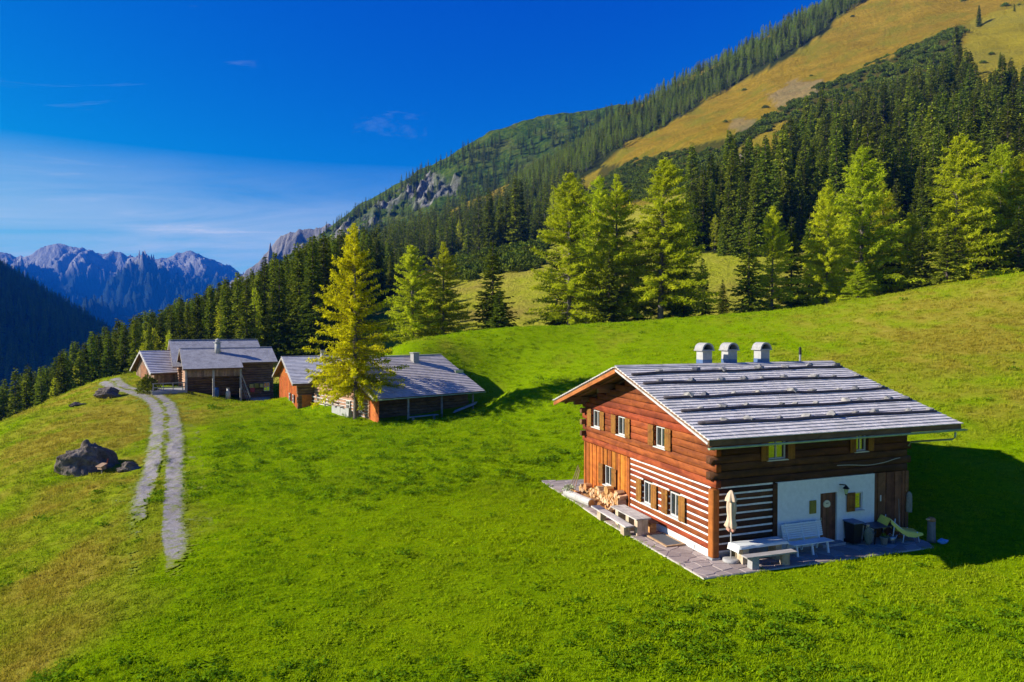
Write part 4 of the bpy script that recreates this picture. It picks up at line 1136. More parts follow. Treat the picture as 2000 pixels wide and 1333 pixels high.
# chimneys
M_CHIM = plain_mat('pale_render', (.36, .355, .34), .9, nscale=6, var=.15, bump=.4)
M_FLASH = plain_mat('blue_flashing', (.10, .16, .30), .5, .3, var=.15)
for cx_, cy_, hh in ((3.92, 6.2, 1.08), (5.36, 6.2, 1.08), (7.30, 6.2, 1.10)):
    zb = roof_z(cy_) - .1
    ch = MB().box(cx_ - .26, cx_ + .26, cy_ - .26, cy_ + .26, zb, ZR + .64, .006).build('chimney', M_CHIM, house)
    MB().box(cx_ - .265, cx_ + .265, cy_ - .265, cy_ + .265, zb, ZR + .22).build('flashing', M_FLASH, ch)
    MB().box(cx_ - .36, cx_ + .36, cy_ - .34, cy_ + .34, ZR + .64, ZR + .70).build('slab', M_CONC, ch)
    arch = MB(); n_ = 10; Ro, Ri = .33, .26
    pts = [(Ro * math.cos(a), Ro * math.sin(a)) for a in np.linspace(0, math.pi, n_)]; pin = [(Ri * math.cos(a), Ri * math.sin(a)) for a in np.linspace(0, math.pi, n_)]
    for j in range(n_ - 1):
        q = [pts[j], pts[j + 1], pin[j + 1], pin[j]]
        arch.prism([(cx_ + a, 0) for a, b in q], 1, 0, 0) if False else arch.hexa([(cx_ + q[0][0], cy_ - .33, ZR + .70 + q[0][1]), (cx_ + q[1][0], cy_ - .33, ZR + .70 + q[1][1]), (cx_ + q[2][0], cy_ - .33, ZR + .70 + q[2][1]), (cx_ + q[3][0], cy_ - .33, ZR + .70 + q[3][1]),
                  (cx_ + q[0][0], cy_ + .33, ZR + .70 + q[0][1]), (cx_ + q[1][0], cy_ + .33, ZR + .70 + q[1][1]), (cx_ + q[2][0], cy_ + .33, ZR + .70 + q[2][1]), (cx_ + q[3][0], cy_ + .33, ZR + .70 + q[3][1])])
    arch.build('arched_cap', M_CONC, ch)
    MB().box(cx_ - .25, cx_ + .25, cy_ + .22, cy_ + .26, ZR + .702, ZR + .92).build('back_plate', M_DARK, ch)
sp = MB().tube([(9.65, 6.15, roof_z(6.15) - .1), (9.65, 6.15, ZR + .38)], .055, 8).build('stove_pipe', M_IRON, house)
MB().lathe([(.06, 0), (.075, .04), (.06, .34), (.02, .40)], (9.65, 6.15, ZR + .38), 8).build('pipe_cap', M_DARK, sp)
# stones that weigh the poles down
smesh = [stone_mesh('roof_stone_%d' % i, 40 + i, (.21, .16, .13), 1) for i in range(5)]
ordn = ['top', 'second', 'third', 'fourth', 'lowest']
cnt = [7, 9, 9, 10, 9]
for i, pf in enumerate(pole_fn):
    xs_ = np.linspace(.1 if i else .6, L_ + 1.1, cnt[i]) + np.random.default_rng(70 + i).uniform(-.35, .35, cnt[i])
    xs_[-1] = L_ + 1.06
    for x_ in xs_:
        y_ = float(np.interp(x_, pf[:, 0], pf[:, 1])) + .16
        p = hw(x_, y_, roof_z(y_) + .10)
        o = bpy.data.objects.new('roof_stone', random.choice(smesh)); o.location = p; o.rotation_euler = (R(17) * .5, random.uniform(-.2, .2), random.uniform(0, 6.28)); s_ = random.uniform(.75, 1.45); o.scale = (s_,) * 3
        tag(link(o), 'grey stone lying on the shingle roof above the %s of its five poles' % ordn[i], 'stone', 'stones along the %s roof pole' % ordn[i])

# ------------------------------------------------------------------ nearer trees, each on its own
def conifer_tree(name, loc, wood, crown, m_crown, label, cat, group=None, rz=0.0, scale=1.0, m_wood=None, meshes=None):
    e = empty(name, loc, rz, label, cat, group, scale)
    tm, cm = meshes or tree_meshes(name, wood, crown, m_wood or M_BARK_L, m_crown)
    link(bpy.data.objects.new('trunk', tm), e); link(bpy.data.objects.new('crown', cm), e)
    return e
LARCH_NEAR = [tree_meshes('near_larch', *conifer(500 + i, 20, 4.3, .06 + .03 * i, 330, 210, .36, 'larch', 1.0, lean=.01 * (i - 1), prof=.68), M_BARK_L, M_LARCH) for i in range(4)]
SPRUCE_NEAR = [tree_meshes('near_spruce', *conifer(520 + i, 18, 3.3, .03, 260, 40, .75, 'spruce', .35), M_BARK, M_SPRUCE) for i in range(3)]
def brow_tree(u, vb, vt, D, kind, k, label, cat, wide=1.0, group=None, rz=None):
    p = at(u, vb, D); x, y = p[0], D
    zg = float(ground_z(np.array([x]), np.array([y]))[0]); zf = float(flank_z(np.array([x]), np.array([y]))[0])
    z = max(zg, zf) if D < 120 else zf
    ztop = at(u, vt, D)[2]; h = ztop - z
    me = (LARCH_NEAR if kind == 'l' else SPRUCE_NEAR)[k]; hh = 20.0 if kind == 'l' else 18.0
    e = conifer_tree('larch_tree' if kind == 'l' else 'spruce_tree', (x, y, z - .15), None, None, None, label, cat, group, rz if rz is not None else random.uniform(0, 6.28), h / hh, meshes=me)
    wide *= 1.22 if kind == 'l' else 1.12
    e.scale = (h / hh * wide, h / hh * wide, h / hh)
brow_tree(806, 655, 474, 98, 'l', 0, 'pale green larch with bare lower trunk, left of a yellow larch above the barn', 'larch', 1.0)
brow_tree(866, 652, 468, 100, 'l', 1, 'yellow-green larch standing left of a dark-skirted spruce behind the meadow brow', 'larch', .95)
brow_tree(832, 655, 545, 106, 'l', 3, 'small larch squeezed between two taller larches behind the meadow brow', 'larch', 1.0)
brow_tree(963, 642, 468, 97, 's', 0, 'bushy spruce standing alone on the meadow brow left of the larch groups', 'spruce', 1.25)
brow_tree(975, 640, 560, 92, 's', 1, 'low wide young spruce at the foot of the lone brow spruce', 'spruce', 1.5)
brow_tree(1112, 634, 332, 96, 'l', 2, 'tall green larch at the left end of the middle larch group', 'larch', 1.0)
brow_tree(1168, 632, 340, 101, 'l', 0, 'tall larch in the middle of the three-trunk larch group', 'larch', .85)
brow_tree(1203, 632, 335, 98, 'l', 1, 'tall larch at the right end of the three-trunk larch group', 'larch', .85)
brow_tree(1190, 630, 480, 93, 's', 2, 'dark spruce growing under the three-trunk larch group', 'spruce', 1.15)
brow_tree(1290, 624, 305, 95, 'l', 3, 'broad tall larch with pale trunk above the farmhouse chimneys', 'larch', 1.15)
brow_tree(1245, 626, 425, 104, 's', 1, 'dark spruce half hidden behind the broad larch above the house', 'spruce', .95)
brow_tree(1335, 620, 480, 97, 's', 0, 'dark low spruce on the right side of the broad larch above the house', 'spruce', 1.1)
brow_tree(1462, 610, 425, 93, 's', 1, 'slim spruce with drooping dark skirts at the left of the right-hand tree row', 'spruce', 1.0)
brow_tree(1508, 606, 398, 95, 'l', 2, 'light green larch beside the slim spruce in the right-hand tree row', 'larch', .8)
brow_tree(1546, 603, 420, 97, 's', 2, 'thin spruce with bare lower branches in the right-hand tree row', 'spruce', .8)
brow_tree(1616, 598, 345, 96, 'l', 1, 'tall thin larch left of the broadest larch in the right-hand tree row', 'larch', .85)
brow_tree(1682, 592, 282, 99, 'l', 0, 'broadest bright larch of the right-hand tree row', 'larch', 1.0)
brow_tree(1676, 590, 512, 89, 'l', 3, 'short bushy young larch on the meadow edge below the broadest larch', 'larch', 1.7)
brow_tree(1740, 588, 400, 106, 's', 0, 'dark spruce behind the broadest larch of the right-hand row', 'spruce', 1.1)
brow_tree(1800, 575, 440, 95, 's', 1, 'wide dark spruce with branches down to the meadow edge', 'spruce', 1.5)
brow_tree(1862, 568, 258, 97, 'l', 3, 'tall larch with bright pointed top rising above the wide dark spruces', 'larch', 1.0)
brow_tree(1850, 568, 430, 90, 's', 2, 'wide spruce at the foot of the larch with the bright pointed top', 'spruce', 1.4)
brow_tree(1925, 560, 420, 96, 's', 0, 'dark green spruce near the right edge of the tree row', 'spruce', 1.35)
brow_tree(1955, 555, 275, 101, 'l', 2, 'yellow-green larch next to the last tree of the right-hand row', 'larch', 1.05)
brow_tree(2020, 550, 268, 98, 'l', 0, 'last larch of the row, cut by the picture edge', 'larch', 1.1)
brow_tree(1088, 634, 470, 103, 's', 2, 'dark spruce showing at the left of the tall green larch', 'spruce', 1.0)
brow_tree(1142, 633, 400, 106, 'l', 3, 'slender larch behind the gap in the three-trunk larch group', 'larch', .8)
brow_tree(1320, 622, 380, 103, 'l', 1, 'larch just right of and behind the broad larch above the house', 'larch', .85)
brow_tree(1372, 618, 500, 112, 's', 1, 'small spruce at the right edge of the middle tree group', 'spruce', 1.0)
brow_tree(1412, 616, 545, 118, 's', 0, 'lowest little spruce in the clearing right of the middle tree group', 'spruce', 1.1)
brow_tree(1580, 602, 420, 104, 's', 1, 'spruce behind the gap right of the thin bare-branched spruce', 'spruce', 1.0)
brow_tree(1648, 596, 410, 104, 'l', 2, 'shorter larch filling the gap before the broadest bright larch', 'larch', .9)
brow_tree(1722, 590, 350, 108, 'l', 1, 'larch at the right shoulder of the broadest bright larch', 'larch', .85)
brow_tree(1775, 582, 410, 102, 'l', 2, 'yellowish larch half behind the wide dark spruce', 'larch', .8)
brow_tree(1905, 562, 335, 104, 'l', 1, 'larch just right of the bright pointed larch', 'larch', .9)
brow_tree(1988, 553, 400, 94, 's', 1, 'dark spruce in front of the last two larches', 'spruce', 1.2)
# lone trees on the high pasture
for u, vb, vt, D, lb in [(1912, 52, 8, 480, 'lone dark spruce on the high golden pasture'), (1981, 45, 17, 480, 'smaller lone spruce at the upper edge of the golden pasture'),
                         (1953, 148, 100, 380, 'spruce standing out above the wood on the high pasture'), (1868, 128, 46, 370, 'tall dark spruce topping the upper corner of the wood')]:
    p = at(u, vb, D); z = float(flank_z(np.array([p[0]]), np.array([D]))[0])
    hgt = at(u, vt, D)[2] - z
    place('spruce_tree', SPRUCE_MID[1], (p[0], D, z - .3), max(hgt, 6) / 24 * 1.0, 1.0, lb, 'spruce')

# the yellow larch in front of the barns
HL = ong(695, 819)
hero_w, hero_c = conifer(777, 17.6, 4.2, .13, 360, 210, .31, 'larch', 1.0, lean=0.0, prof=.74)
conifer_tree('larch_tree', HL - np.array([0, 0, .1]), hero_w, hero_c, M_LARCH_Y, 'tall yellow autumn larch standing in front of the low barn', 'larch', rz=.6)

# ------------------------------------------------------------------ old barns
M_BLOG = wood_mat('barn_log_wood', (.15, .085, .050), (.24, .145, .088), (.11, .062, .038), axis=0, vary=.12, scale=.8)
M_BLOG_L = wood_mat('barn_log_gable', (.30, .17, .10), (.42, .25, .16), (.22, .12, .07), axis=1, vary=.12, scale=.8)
M_BPLANK = wood_mat('barn_planks', (.22, .135, .085), (.33, .21, .13), axis=2, vary=.3)
M_BRED = wood_mat('red_stained_planks', (.42, .10, .022), (.55, .15, .032), axis=2, vary=.15)
M_BORANGE = wood_mat('orange_gable_planks', (.46, .13, .020), (.60, .19, .030), axis=2, vary=.15)
M_BGREY = wood_mat('grey_barn_wood', (.28, .25, .22), (.40, .37, .33), axis=2, vary=.3)
def tint_mat(name, dark, light, moss, nsc=1.5):
    m_ = NT(name); t = m_.attr('tint'); n = m_.noise(nsc, 6, .7, m_.coord('Object')); c = m_.mix(t, dark, light); c = m_.mix(m_.math('MULTIPLY', m_.fr(n, .48, .68), .6), c, moss)
    return m_.bsdf(c, .85, .2, m_.bump(n, .4, .03))
M_SLATE = tint_mat('mottled_slab_roofing', (.33, .32, .325), (.40, .39, .395), (.17, .165, .17), 1.2)
M_TILE = tint_mat('grey_brown_tiles', (.46, .41, .38), (.56, .50, .465), (.24, .21, .195), .8)
M_SHING2 = tint_mat('grey_wood_shingles', (.48, .47, .475), (.57, .56, .565), (.27, .26, .26), 1.2)

def barn_roof(par, x0, x1, run, zE, slope, expo, wr, m, thick=.03, over=.0, y_near=0.0, near_only=False, name='roof', lift=.05, board=None):
    """gable roof slab + overlapping pieces on both slopes. x0..x1 along the ridge, near eave at y_near"""
    yr = run; zr = zE + slope * run
    sl = MB()
    sl.prism([(y_near, zE + slope * y_near - .03), (yr, zr - .03), (yr, zr - .15), (y_near, zE + slope * y_near - .15)], 0, x0, x1)
    sl.prism([(2 * run, zE - .03), (yr, zr - .03), (yr, zr - .15), (2 * run, zE - .15)], 0, x0, x1)
    ro = sl.build(name, M_SOFFIT, par)
    V = []; T = []; c = math.sqrt(1 + slope * slope)
    for side in (1, -1):
        tot = ((run - y_near) if side > 0 else run) * c
        nrm = np.array([0, -slope * side, 1.0]) / c; dn = np.array([0, -side, -slope]) / c
        for r_ in range(int(tot / expo) + 1):
            x = x0 - random.uniform(0, wr[1])
            while x < x1:
                w = random.uniform(*wr); xa, xb = max(x, x0 - .03), min(x + w, x1 + .03); x += w
                if xb - xa < .06: continue
                s0 = r_ * expo; ln = min(expo * 1.4, tot + .06 - s0)
                if ln < .08: continue
                b = np.array([(xa + xb) / 2, yr, zr - .03]) + dn * s0; hw_ = (xb - xa) / 2 - .006
                lf = lift * random.uniform(.97, 1.03)
                for hgt in (0, 1):
                    for dx_, ds in ((-hw_, 0), (hw_, 0), (hw_, ln), (-hw_, ln)):
                        V.append(b + np.array([dx_, 0, 0]) + dn * ds + nrm * (lf * ds / ln + .004 + hgt * thick))
                T.append(random.random())
    F = np.concatenate([HF + 8 * i for i in range(len(T))])
    o = np_obj('roofing', np.array(V), F, m, ro, False, kind='stuff'); add_attr(o.data, 'tint', np.repeat(T, 6), 'FACE')
    MB().bar((x0 - .05, yr, zr + .06), (x1 + .05, yr, zr + .06), .28, .06).build('ridge_cap', m, ro)
    bm_ = board or M_BGREY
    for xx in (x0 - .03, x1 + .03):
        MB().bar((xx, y_near, zE + slope * y_near - .10), (xx, yr, zr - .10), .06, .20).build('bargeboard', bm_, ro)
        MB().bar((xx, 2 * run, zE - .10), (xx, yr, zr - .10), .06, .20).build('bargeboard', bm_, ro)
    MB().bar((x0, y_near - .03, zE + slope * y_near - .10), (x1, y_near - .03, zE + slope * y_near - .10), .05, .16).build('eave_board', M_SOFFIT, ro)
    return ro
def log_wall(par, a, b, z0, z1, axis, at_, hrow=.30, m=None, name='log_wall', thick=.2, inward=1):
    """wall of round logs as one wavy face; at_ is the fixed coordinate"""
    w = MB(); n = max(2, int((b - a) / 1.2)); rows_ = max(1, int(round((z1 - z0) / hrow))); hr = (z1 - z0) / rows_
    for r_ in range(rows_):
        zz0 = z0 + r_ * hr; V = []; prof = [(thick, 0.02), (.03, .02), (-.05, .25), (-.07, .5), (-.05, .75), (.03, .98), (thick, .98)]
        e0, e1 = a + random.uniform(-.10, .03), b + random.uniform(-.03, .10)
        for i in range(n + 1):
            t = e0 + (e1 - e0) * i / n
            for d, q in prof:
                dd = at_ + inward * (d + random.uniform(-.006, .006)); V.append((t, dd, zz0 + hr * q) if axis == 0 else (dd, t, zz0 + hr * q))
        k = len(prof); F = [(i * k + j, i * k + (j + 1) % k, (i + 1) * k + (j + 1) % k, (i + 1) * k + j) for i in range(n) for j in range(k)]
        F += [tuple(range(k)), tuple(n * k + j for j in reversed(range(k)))]
        w.add(V, F)
    return w.build(name, m or M_BLOG, par)
def plank_wall(par, a, b, zf, axis, at_, m, w=(.16, .26), name='plank', top=None):
    x = a; k = 0
    while x < b - .03:
        x1 = min(x + random.uniform(*w), b); d = -.03 if k % 2 else 0.0
        z0, z1 = zf; z1 = z1 if top is None else top((x + x1) / 2)
        if z1 - z0 > .15:
            bx = MB()
            if axis == 0: bx.box(x + .003, x1 - .003, at_ + d, at_ + .05, z0, z1, .004)
            else: bx.box(at_ + d, at_ + .05, x + .003, x1 - .003, z0, z1, .004)
            bx.build(name, m, par)
        x = x1; k += 1
def small_window(par, face, h0, h1, z0, z1, at_=0.0, fm=None):
    """window on a barn wall; face x: wall at x=at_, outside -x; face y: wall at y=at_, outside -y"""
    def bx(a0, a1, d0, d1, b0, b1):
        return MB().box(at_ - d1, at_ - d0, a0, a1, b0, b1) if face == 'x' else MB().box(a0, a1, at_ - d1, at_ - d0, b0, b1)
    w = bx(h0, h1, .06, .085, z0, z1).build('window', M_DARK, par)
    f_ = MB(); t = .05
    for a0, a1, b0, b1 in [(h0, h1, z0, z0 + t), (h0, h1, z1 - t, z1), (h0, h0 + t, z0, z1), (h1 - t, h1, z0, z1), ((h0 + h1) / 2 - .02, (h0 + h1) / 2 + .02, z0, z1), (h0, h1, (z0 + z1) / 2 - .02, (z0 + z1) / 2 + .02)]:
        b = bx(a0, a1, .086, .125, b0, b1); f_.add(b.V, b.F)
    f_.build('frame', fm or M_WFRAME, w)
    bx(h0 + t, h1 - t, .087, .092, z0 + t, z1 - t).build('pane', M_GLASS, w)
def gable_fill(par, x, y0, y1, zE, slope, run, z0, m, planks=True, out=-1):
    def top(y): return zE + slope * min(y, 2 * run - y) - .18
    plank_wall(par, y0, y1, (z0, 0), 1, x, m, top=top)

# --- low barn with the big tiled roof (right of the larch)
TH = R(40); E0 = np.array([-11.8, 58.3]); zg = float(ground_z(np.array([E0[0] + 1]), np.array([E0[1] + 1]))[0])
low_barn = empty('low_barn', (E0[0], E0[1], zg), TH, 'low log barn with wide grey tiled roof and red door, behind the yellow larch', 'barn')
zE = 2.62 - zg
barn_roof(low_barn, 0, 11.9, 7.5, zE, .433, .34, (.28, .34), M_TILE, .035, lift=.06)
MB().box(.75, 11.3, 2.2, 13.2, -1.2, zE + .55).build('wall_core', M_SOFFIT, low_barn)
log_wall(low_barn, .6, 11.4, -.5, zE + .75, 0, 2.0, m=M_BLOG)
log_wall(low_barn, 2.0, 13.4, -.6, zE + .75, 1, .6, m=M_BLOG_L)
gable_fill(low_barn, .62, 2.0, 13.2, zE, .433, 7.5, zE + .76, M_BPLANK)
gable_fill(low_barn, 11.3, 2.0, 13.2, zE, .433, 7.5, -.5, M_BPLANK)
plank_wall(low_barn, .35, 1.9, (-.55, zE + .10), 1, .62, M_BRED)
MB().box(.56, .61, .75, 1.45, -.5, zE - .15).build('door', M_BRED, low_barn)
for yy in (3.0, 5.4): small_window(low_barn, 'x', yy, yy + .75, .75, 1.5, .55, M_WHITE)
for k in range(6): MB().box(.52, .60, 2.2, 12.8, -.28 + .3 * k + .28, -.28 + .3 * k + .325).build('chinking', M_WHITE, low_barn)
for xx in (3.6, 7.2, 10.8): MB().box(xx - .07, xx + .07, .30, .44, -.6, zE + .05).build('post', M_BGREY, low_barn)
MB().tube([(0, -.1, zE - .10), (12.0, -.1, zE - .12)], .055, 6).build('gutter', M_PATINA, low_barn, True)
ch = MB().box(7.6, 8.25, 5.9, 6.5, zE + 2.2, zE + 3.55, .01).build('chimney', M_CONC, low_barn); MB().box(7.52, 8.33, 5.82, 6.58, zE + 3.55, zE + 3.63).build('slab', M_CONC, ch)
vent = MB().box(11.0, 11.95, 3.5, 3.9, zE + 1.55, zE + 1.85).build('roof_hatch', M_IRON, low_barn)
# things along its shaded wall
def lw(b_, x, y, z=0.0):
    m_ = b_.matrix_basis; return np.array(m_ @ Vector((x, y, z)))
def gl(b_, x, y):
    p = lw(b_, x, y); return g3(p[0], p[1])
p = gl(low_barn, 4.6, -.6)
bn = empty('plank_bench', p, TH, 'pale blue-grey plank bench on the grass before the low barn', 'bench')
MB().box(-1.5, 1.5, -.17, .17, .38, .44).build('seat', M_GREYW_X, bn)
for xx in (-1.1, 1.1): MB().box(xx - .05, xx + .05, -.14, .14, -.1, .379).build('leg', M_GREYW_X, bn)
p = gl(low_barn, 9.6, .0)
bs = empty('board_stack', p, TH - .05, 'stack of pale boards leaning against the far end of the low barn', 'boards')
for k in range(4): MB().bar((-1.4 + .1 * k, -.2 + .06 * k, .10 + .05 * k), (1.4 + .1 * k, .4 + .05 * k, .65 + .06 * k), .20, .035).build('board', M_GREYW_X, bs)
M_BLUE = plain_mat('blue_plastic', (.03, .10, .30), .4, var=.15)
# whitewashed stone base and rubble beside the larch
p = gl(low_barn, -.3, 5.5)
wb = empty('white_stone_base', (p[0], p[1], p[2] - .1), TH, 'whitewashed stone base wall at the corner of the low barn, left of the larch', 'wall')
wv = MB()
for j in range(6): wv.box(-.12, .22, -1.5 + .55 * j, -1.5 + .55 * (j + 1) + .01, -.2, .78 + random.uniform(-.12, .10), .035)
wv.build('wall', M_CHIM, wb)

# --- cottage with the orange gable
TH2 = R(28); E2 = np.array([-21.8, 67.8]); zg2 = float(ground_z(np.array([E2[0]]), np.array([E2[1]]))[0])
cot = empty('gabled_cottage', (E2[0], E2[1], zg2), TH2, 'small cottage with bright orange gable and grey shingle roof between the two barns', 'cottage')
zE2 = 3.1 - zg2
barn_roof(cot, 0, 8.2, 6.4, zE2, .38, .36, (.5, 1.3), M_SHING2, .045, lift=.07, board=M_BGREY)
MB().box(.75, 7.9, .95, 11.6, -1.2, zE2 + .2).build('wall_core', M_SOFFIT, cot)
log_wall(cot, .6, 8.0, -.8, zE2 + .15, 0, .8, m=M_BLOG)
plank_wall(cot, .8, 11.8, (-.8, zE2 + .2), 1, .62, M_BRED)
gable_fill(cot, .58, .8, 11.8, zE2, .38, 6.4, zE2 + .2, M_BORANGE)
small_window(cot, 'x', 6.0, 6.7, zE2 + .75, zE2 + 1.55, .55)
small_window(cot, 'x', 2.2, 2.9, .6, 1.4, .56); small_window(cot, 'x', 4.2, 4.9, .6, 1.4, .56)
MB().box(1.0, 2.0, .70, .80, -.6, 1.5).build('door', M_BRED, cot)
ch = MB().box(4.0, 4.5, 5.4, 5.9, zE2 + 1.9, zE2 + 3.15, .01).build('chimney', M_CONC, cot); MB().box(3.92, 4.58, 5.32, 5.98, zE2 + 3.15, zE2 + 3.22).build('slab', M_DARK, ch)
MB().box(6.2, 8.0, 1.8, 3.6, zE2 + .9, zE2 + 1.7).build('dormer', M_BPLANK, cot)
# rail fence before the cottage
pa, pb = ong(607, 790), ong(650, 800)
fe = empty('rail_fence', pa, 0.0, 'short weathered rail fence in front of the cottage', 'fence')
dv = pb - pa
for k in range(4):
    q = dv * (k / 3); MB().box(q[0] - .06, q[0] + .06, q[1] - .06, q[1] + .06, q[2] - .3, q[2] + 1.0).build('post', M_BGREY, fe)
for zz in (.45, .85): MB().bar((0, -.08, zz), (dv[0], dv[1] - .08, dv[2] + zz), .04, .12).build('rail', M_BGREY, fe)

# --- big double-roofed barn
TH3 = R(30); E3 = np.array([-37.6, 78.0]); zg3 = float(ground_z(np.array([E3[0]]), np.array([E3[1]]))[0])
barn = empty('open_barn', (E3[0], E3[1], zg3), TH3, 'old barn with mottled grey double roof and open cart bay beside the track', 'barn')
zE3 = 3.98 - zg3
ro3 = barn_roof(barn, 0, 6.4, 5.1, zE3, .43, .30, (.25, .55), M_SLATE, .02, lift=.022, board=M_BGREY)
barn_roof(barn, 6.46, 10.6, 5.1, zE3, .43, .30, (.25, .55), M_SLATE, .02, y_near=1.25, lift=.022, board=M_BGREY)
log_wall(barn, 6.6, 10.2, -1.2, zE3 + .75, 0, 2.1, m=M_BLOG)
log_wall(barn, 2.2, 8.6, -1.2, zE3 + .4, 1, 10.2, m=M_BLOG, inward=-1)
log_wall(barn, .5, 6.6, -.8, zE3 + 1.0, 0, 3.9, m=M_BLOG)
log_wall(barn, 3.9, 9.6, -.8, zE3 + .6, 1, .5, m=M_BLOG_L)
gable_fill(barn, .52, 1.2, 9.2, zE3, .43, 5.1, zE3 + .62, M_BPLANK)
plank_wall(barn, .2, 6.3, (zE3 - 1.0, zE3 - .16), 0, .35, M_BPLANK, (.18, .3), 'hanging_board')
for xx in (.3, 3.2, 6.2): MB().box(xx - .11, xx + .11, .25, .47, -1.3, zE3 - .12).build('post', M_BGREY, barn)
MB().bar((6.1, .36, zE3 - .3), (7.3, .3, -.9), .12, .12).build('brace', M_BGREY, barn)
ch = MB().lathe([(.33, 0), (.33, 1.35)], (4.1, 3.9, zE3 + 1.5), 12).build('chimney', M_CHIM, barn, True); MB().lathe([(.46, 0), (.46, .10)], (4.1, 3.9, zE3 + 2.86), 12).build('slab', M_CHIM, ch); MB().lathe([(.25, 0), (.25, .22), (.32, .24), (.05, .42)], (4.1, 3.9, zE3 + 2.97), 12).build('hood', M_CHIM, ch)
small_window(barn, 'y', 9.1, 9.8, -.3, .75, 2.03)
back = empty('back_barn', (-45.2 + .5 * 6.5, 90 - .866 * 6.5, zg3), TH3, 'taller grey-roofed barn standing behind the open barn', 'barn')
zE4 = 7.0 - .48 * 6.5 - zg3
barn_roof(back, 0, 11.0, 6.5, zE4, .48, .30, (.25, .55), M_SLATE, .02, lift=.022, board=M_BGREY)
MB().box(.8, 10.6, 1.0, 12.0, -1.5, zE4 + .3).build('wall_core', M_SOFFIT, back)
log_wall(back, .7, 10.6, -1.2, zE4 + .2, 0, .8, m=M_BLOG); log_wall(back, .8, 12.2, -1.2, zE4 + .3, 1, .7, m=M_BLOG_L)
gable_fill(back, .66, .9, 12.1, zE4, .48, 6.5, zE4 + .3, M_BLOG_L)
# --- shingled shed at the end of the track
TH5 = R(42); E5 = np.array([-44.8, 84.5]); zg5 = float(ground_z(np.array([E5[0]]), np.array([E5[1]]))[0])
shed = empty('shingled_shed', (E5[0], E5[1], zg5), TH5, 'small shed with steep light grey shingle roof at the bend of the track', 'shed')
zE5 = 2.95 - zg5
barn_roof(shed, 0, 5.2, 5.0, zE5, .53, .42, (.8, 2.2), M_SHING2, .06, lift=.10, board=M_GREYW_Y)
MB().box(.75, 5.0, .9, 9.0, -1.5, zE5 + .2).build('wall_core', M_SOFFIT, shed)
plank_wall(shed, .6, 9.2, (-1.2, 0), 1, .55, M_BPLANK, top=lambda y_: zE5 + .53 * min(y_, 10 - y_) - .18)
plank_wall(shed, .6, 5.0, (-1.2, zE5 + .25), 0, .62, M_BPLANK)
MB().box(.46, .54, 3.6, 6.4, -1.0, 2.3).build('door', M_PLANK_D, shed)
# things in and by the open barn
p = gl(barn, 2.9, 1.4)
def simple_thing(name, base, rz, label, cat): return empty(name, base, rz, label, cat)
t_ = simple_thing('barrel', gl(barn, 3.6, 1.6), 0, 'blue barrel standing inside the open bay of the barn', 'barrel'); MB().lathe([(.30, 0), (.36, .3), (.36, .9), (.30, 1.2)], (0, 0, -.05), 12).build('body', M_BLUE, t_, True); MB().lathe([(.31, 0), (.31, .05)], (0, 0, 1.16), 12).build('lid', M_DARK, t_)
t_ = simple_thing('milk_churn', gl(barn, 4.9, 1.3), 0, 'pale metal churn standing in the open bay right of the blue barrel', 'churn'); MB().lathe([(.28, 0), (.28, .9), (.15, 1.15), (.15, 1.35)], (0, 0, -.05), 12).build('body', M_WFRAME, t_, True); MB().lathe([(.2, 0), (.2, .08)], (0, 0, 1.31), 12).build('lid', M_IRON, t_)
M_YEL = plain_mat('yellow_board', (.52, .40, .12), .7, var=.15); M_REDP = plain_mat('red_paint', (.42, .045, .06), .5, var=.2)
for i, (xx, zz, sz, m_, nm) in enumerate([(7.6, .75, .42, M_YEL, 'upper yellow box on the boards at the barn wall'), (8.15, .75, .5, M_OLIVE, 'olive box between yellow boxes at the barn wall'), (8.75, .78, .4, M_YEL, 'right yellow box beside the olive box at the barn wall'), (7.7, .25, .48, M_REDP, 'red box below the yellow boxes at the barn wall')]):
    b0 = gl(barn, xx, 1.55); t_ = simple_thing('storage_box', (b0[0], b0[1], zg3 + zz - .55), TH3, nm, 'box')
    MB().box(-sz / 2, sz / 2, -.2, .2, 0, sz).build('body', m_, t_); MB().box(-sz / 2 - .02, sz / 2 + .02, -.22, .22, sz + .001, sz + .04).build('lid', m_, t_)
b0 = gl(barn, 8.6, 1.5); t_ = simple_thing('plank_stack', b0, TH3, 'stack of blue-grey planks at the wall of the open barn', 'planks')
M_BGW = wood_mat('bluish_weathered_plank', (.24, .30, .36), (.34, .40, .46), axis=0, vary=.3)
for k in range(6): MB().box(-1.0 + random.uniform(-.15, .15), 1.1 + random.uniform(-.15, .15), -.18, .18, -.35 + .13 * k, -.24 + .13 * k).build('plank', M_BGW, t_)
b0 = gl(barn, 6.9, .6); t_ = simple_thing('leaning_boards', b0, TH3 + .3, 'bluish boards leaning against the post of the cart bay', 'boards')
for k in range(3): MB().bar((.2 + .22 * k, 0, -.3), (-.5 + .2 * k, .35, 2.2), .2, .04).build('board', M_BGW, t_)
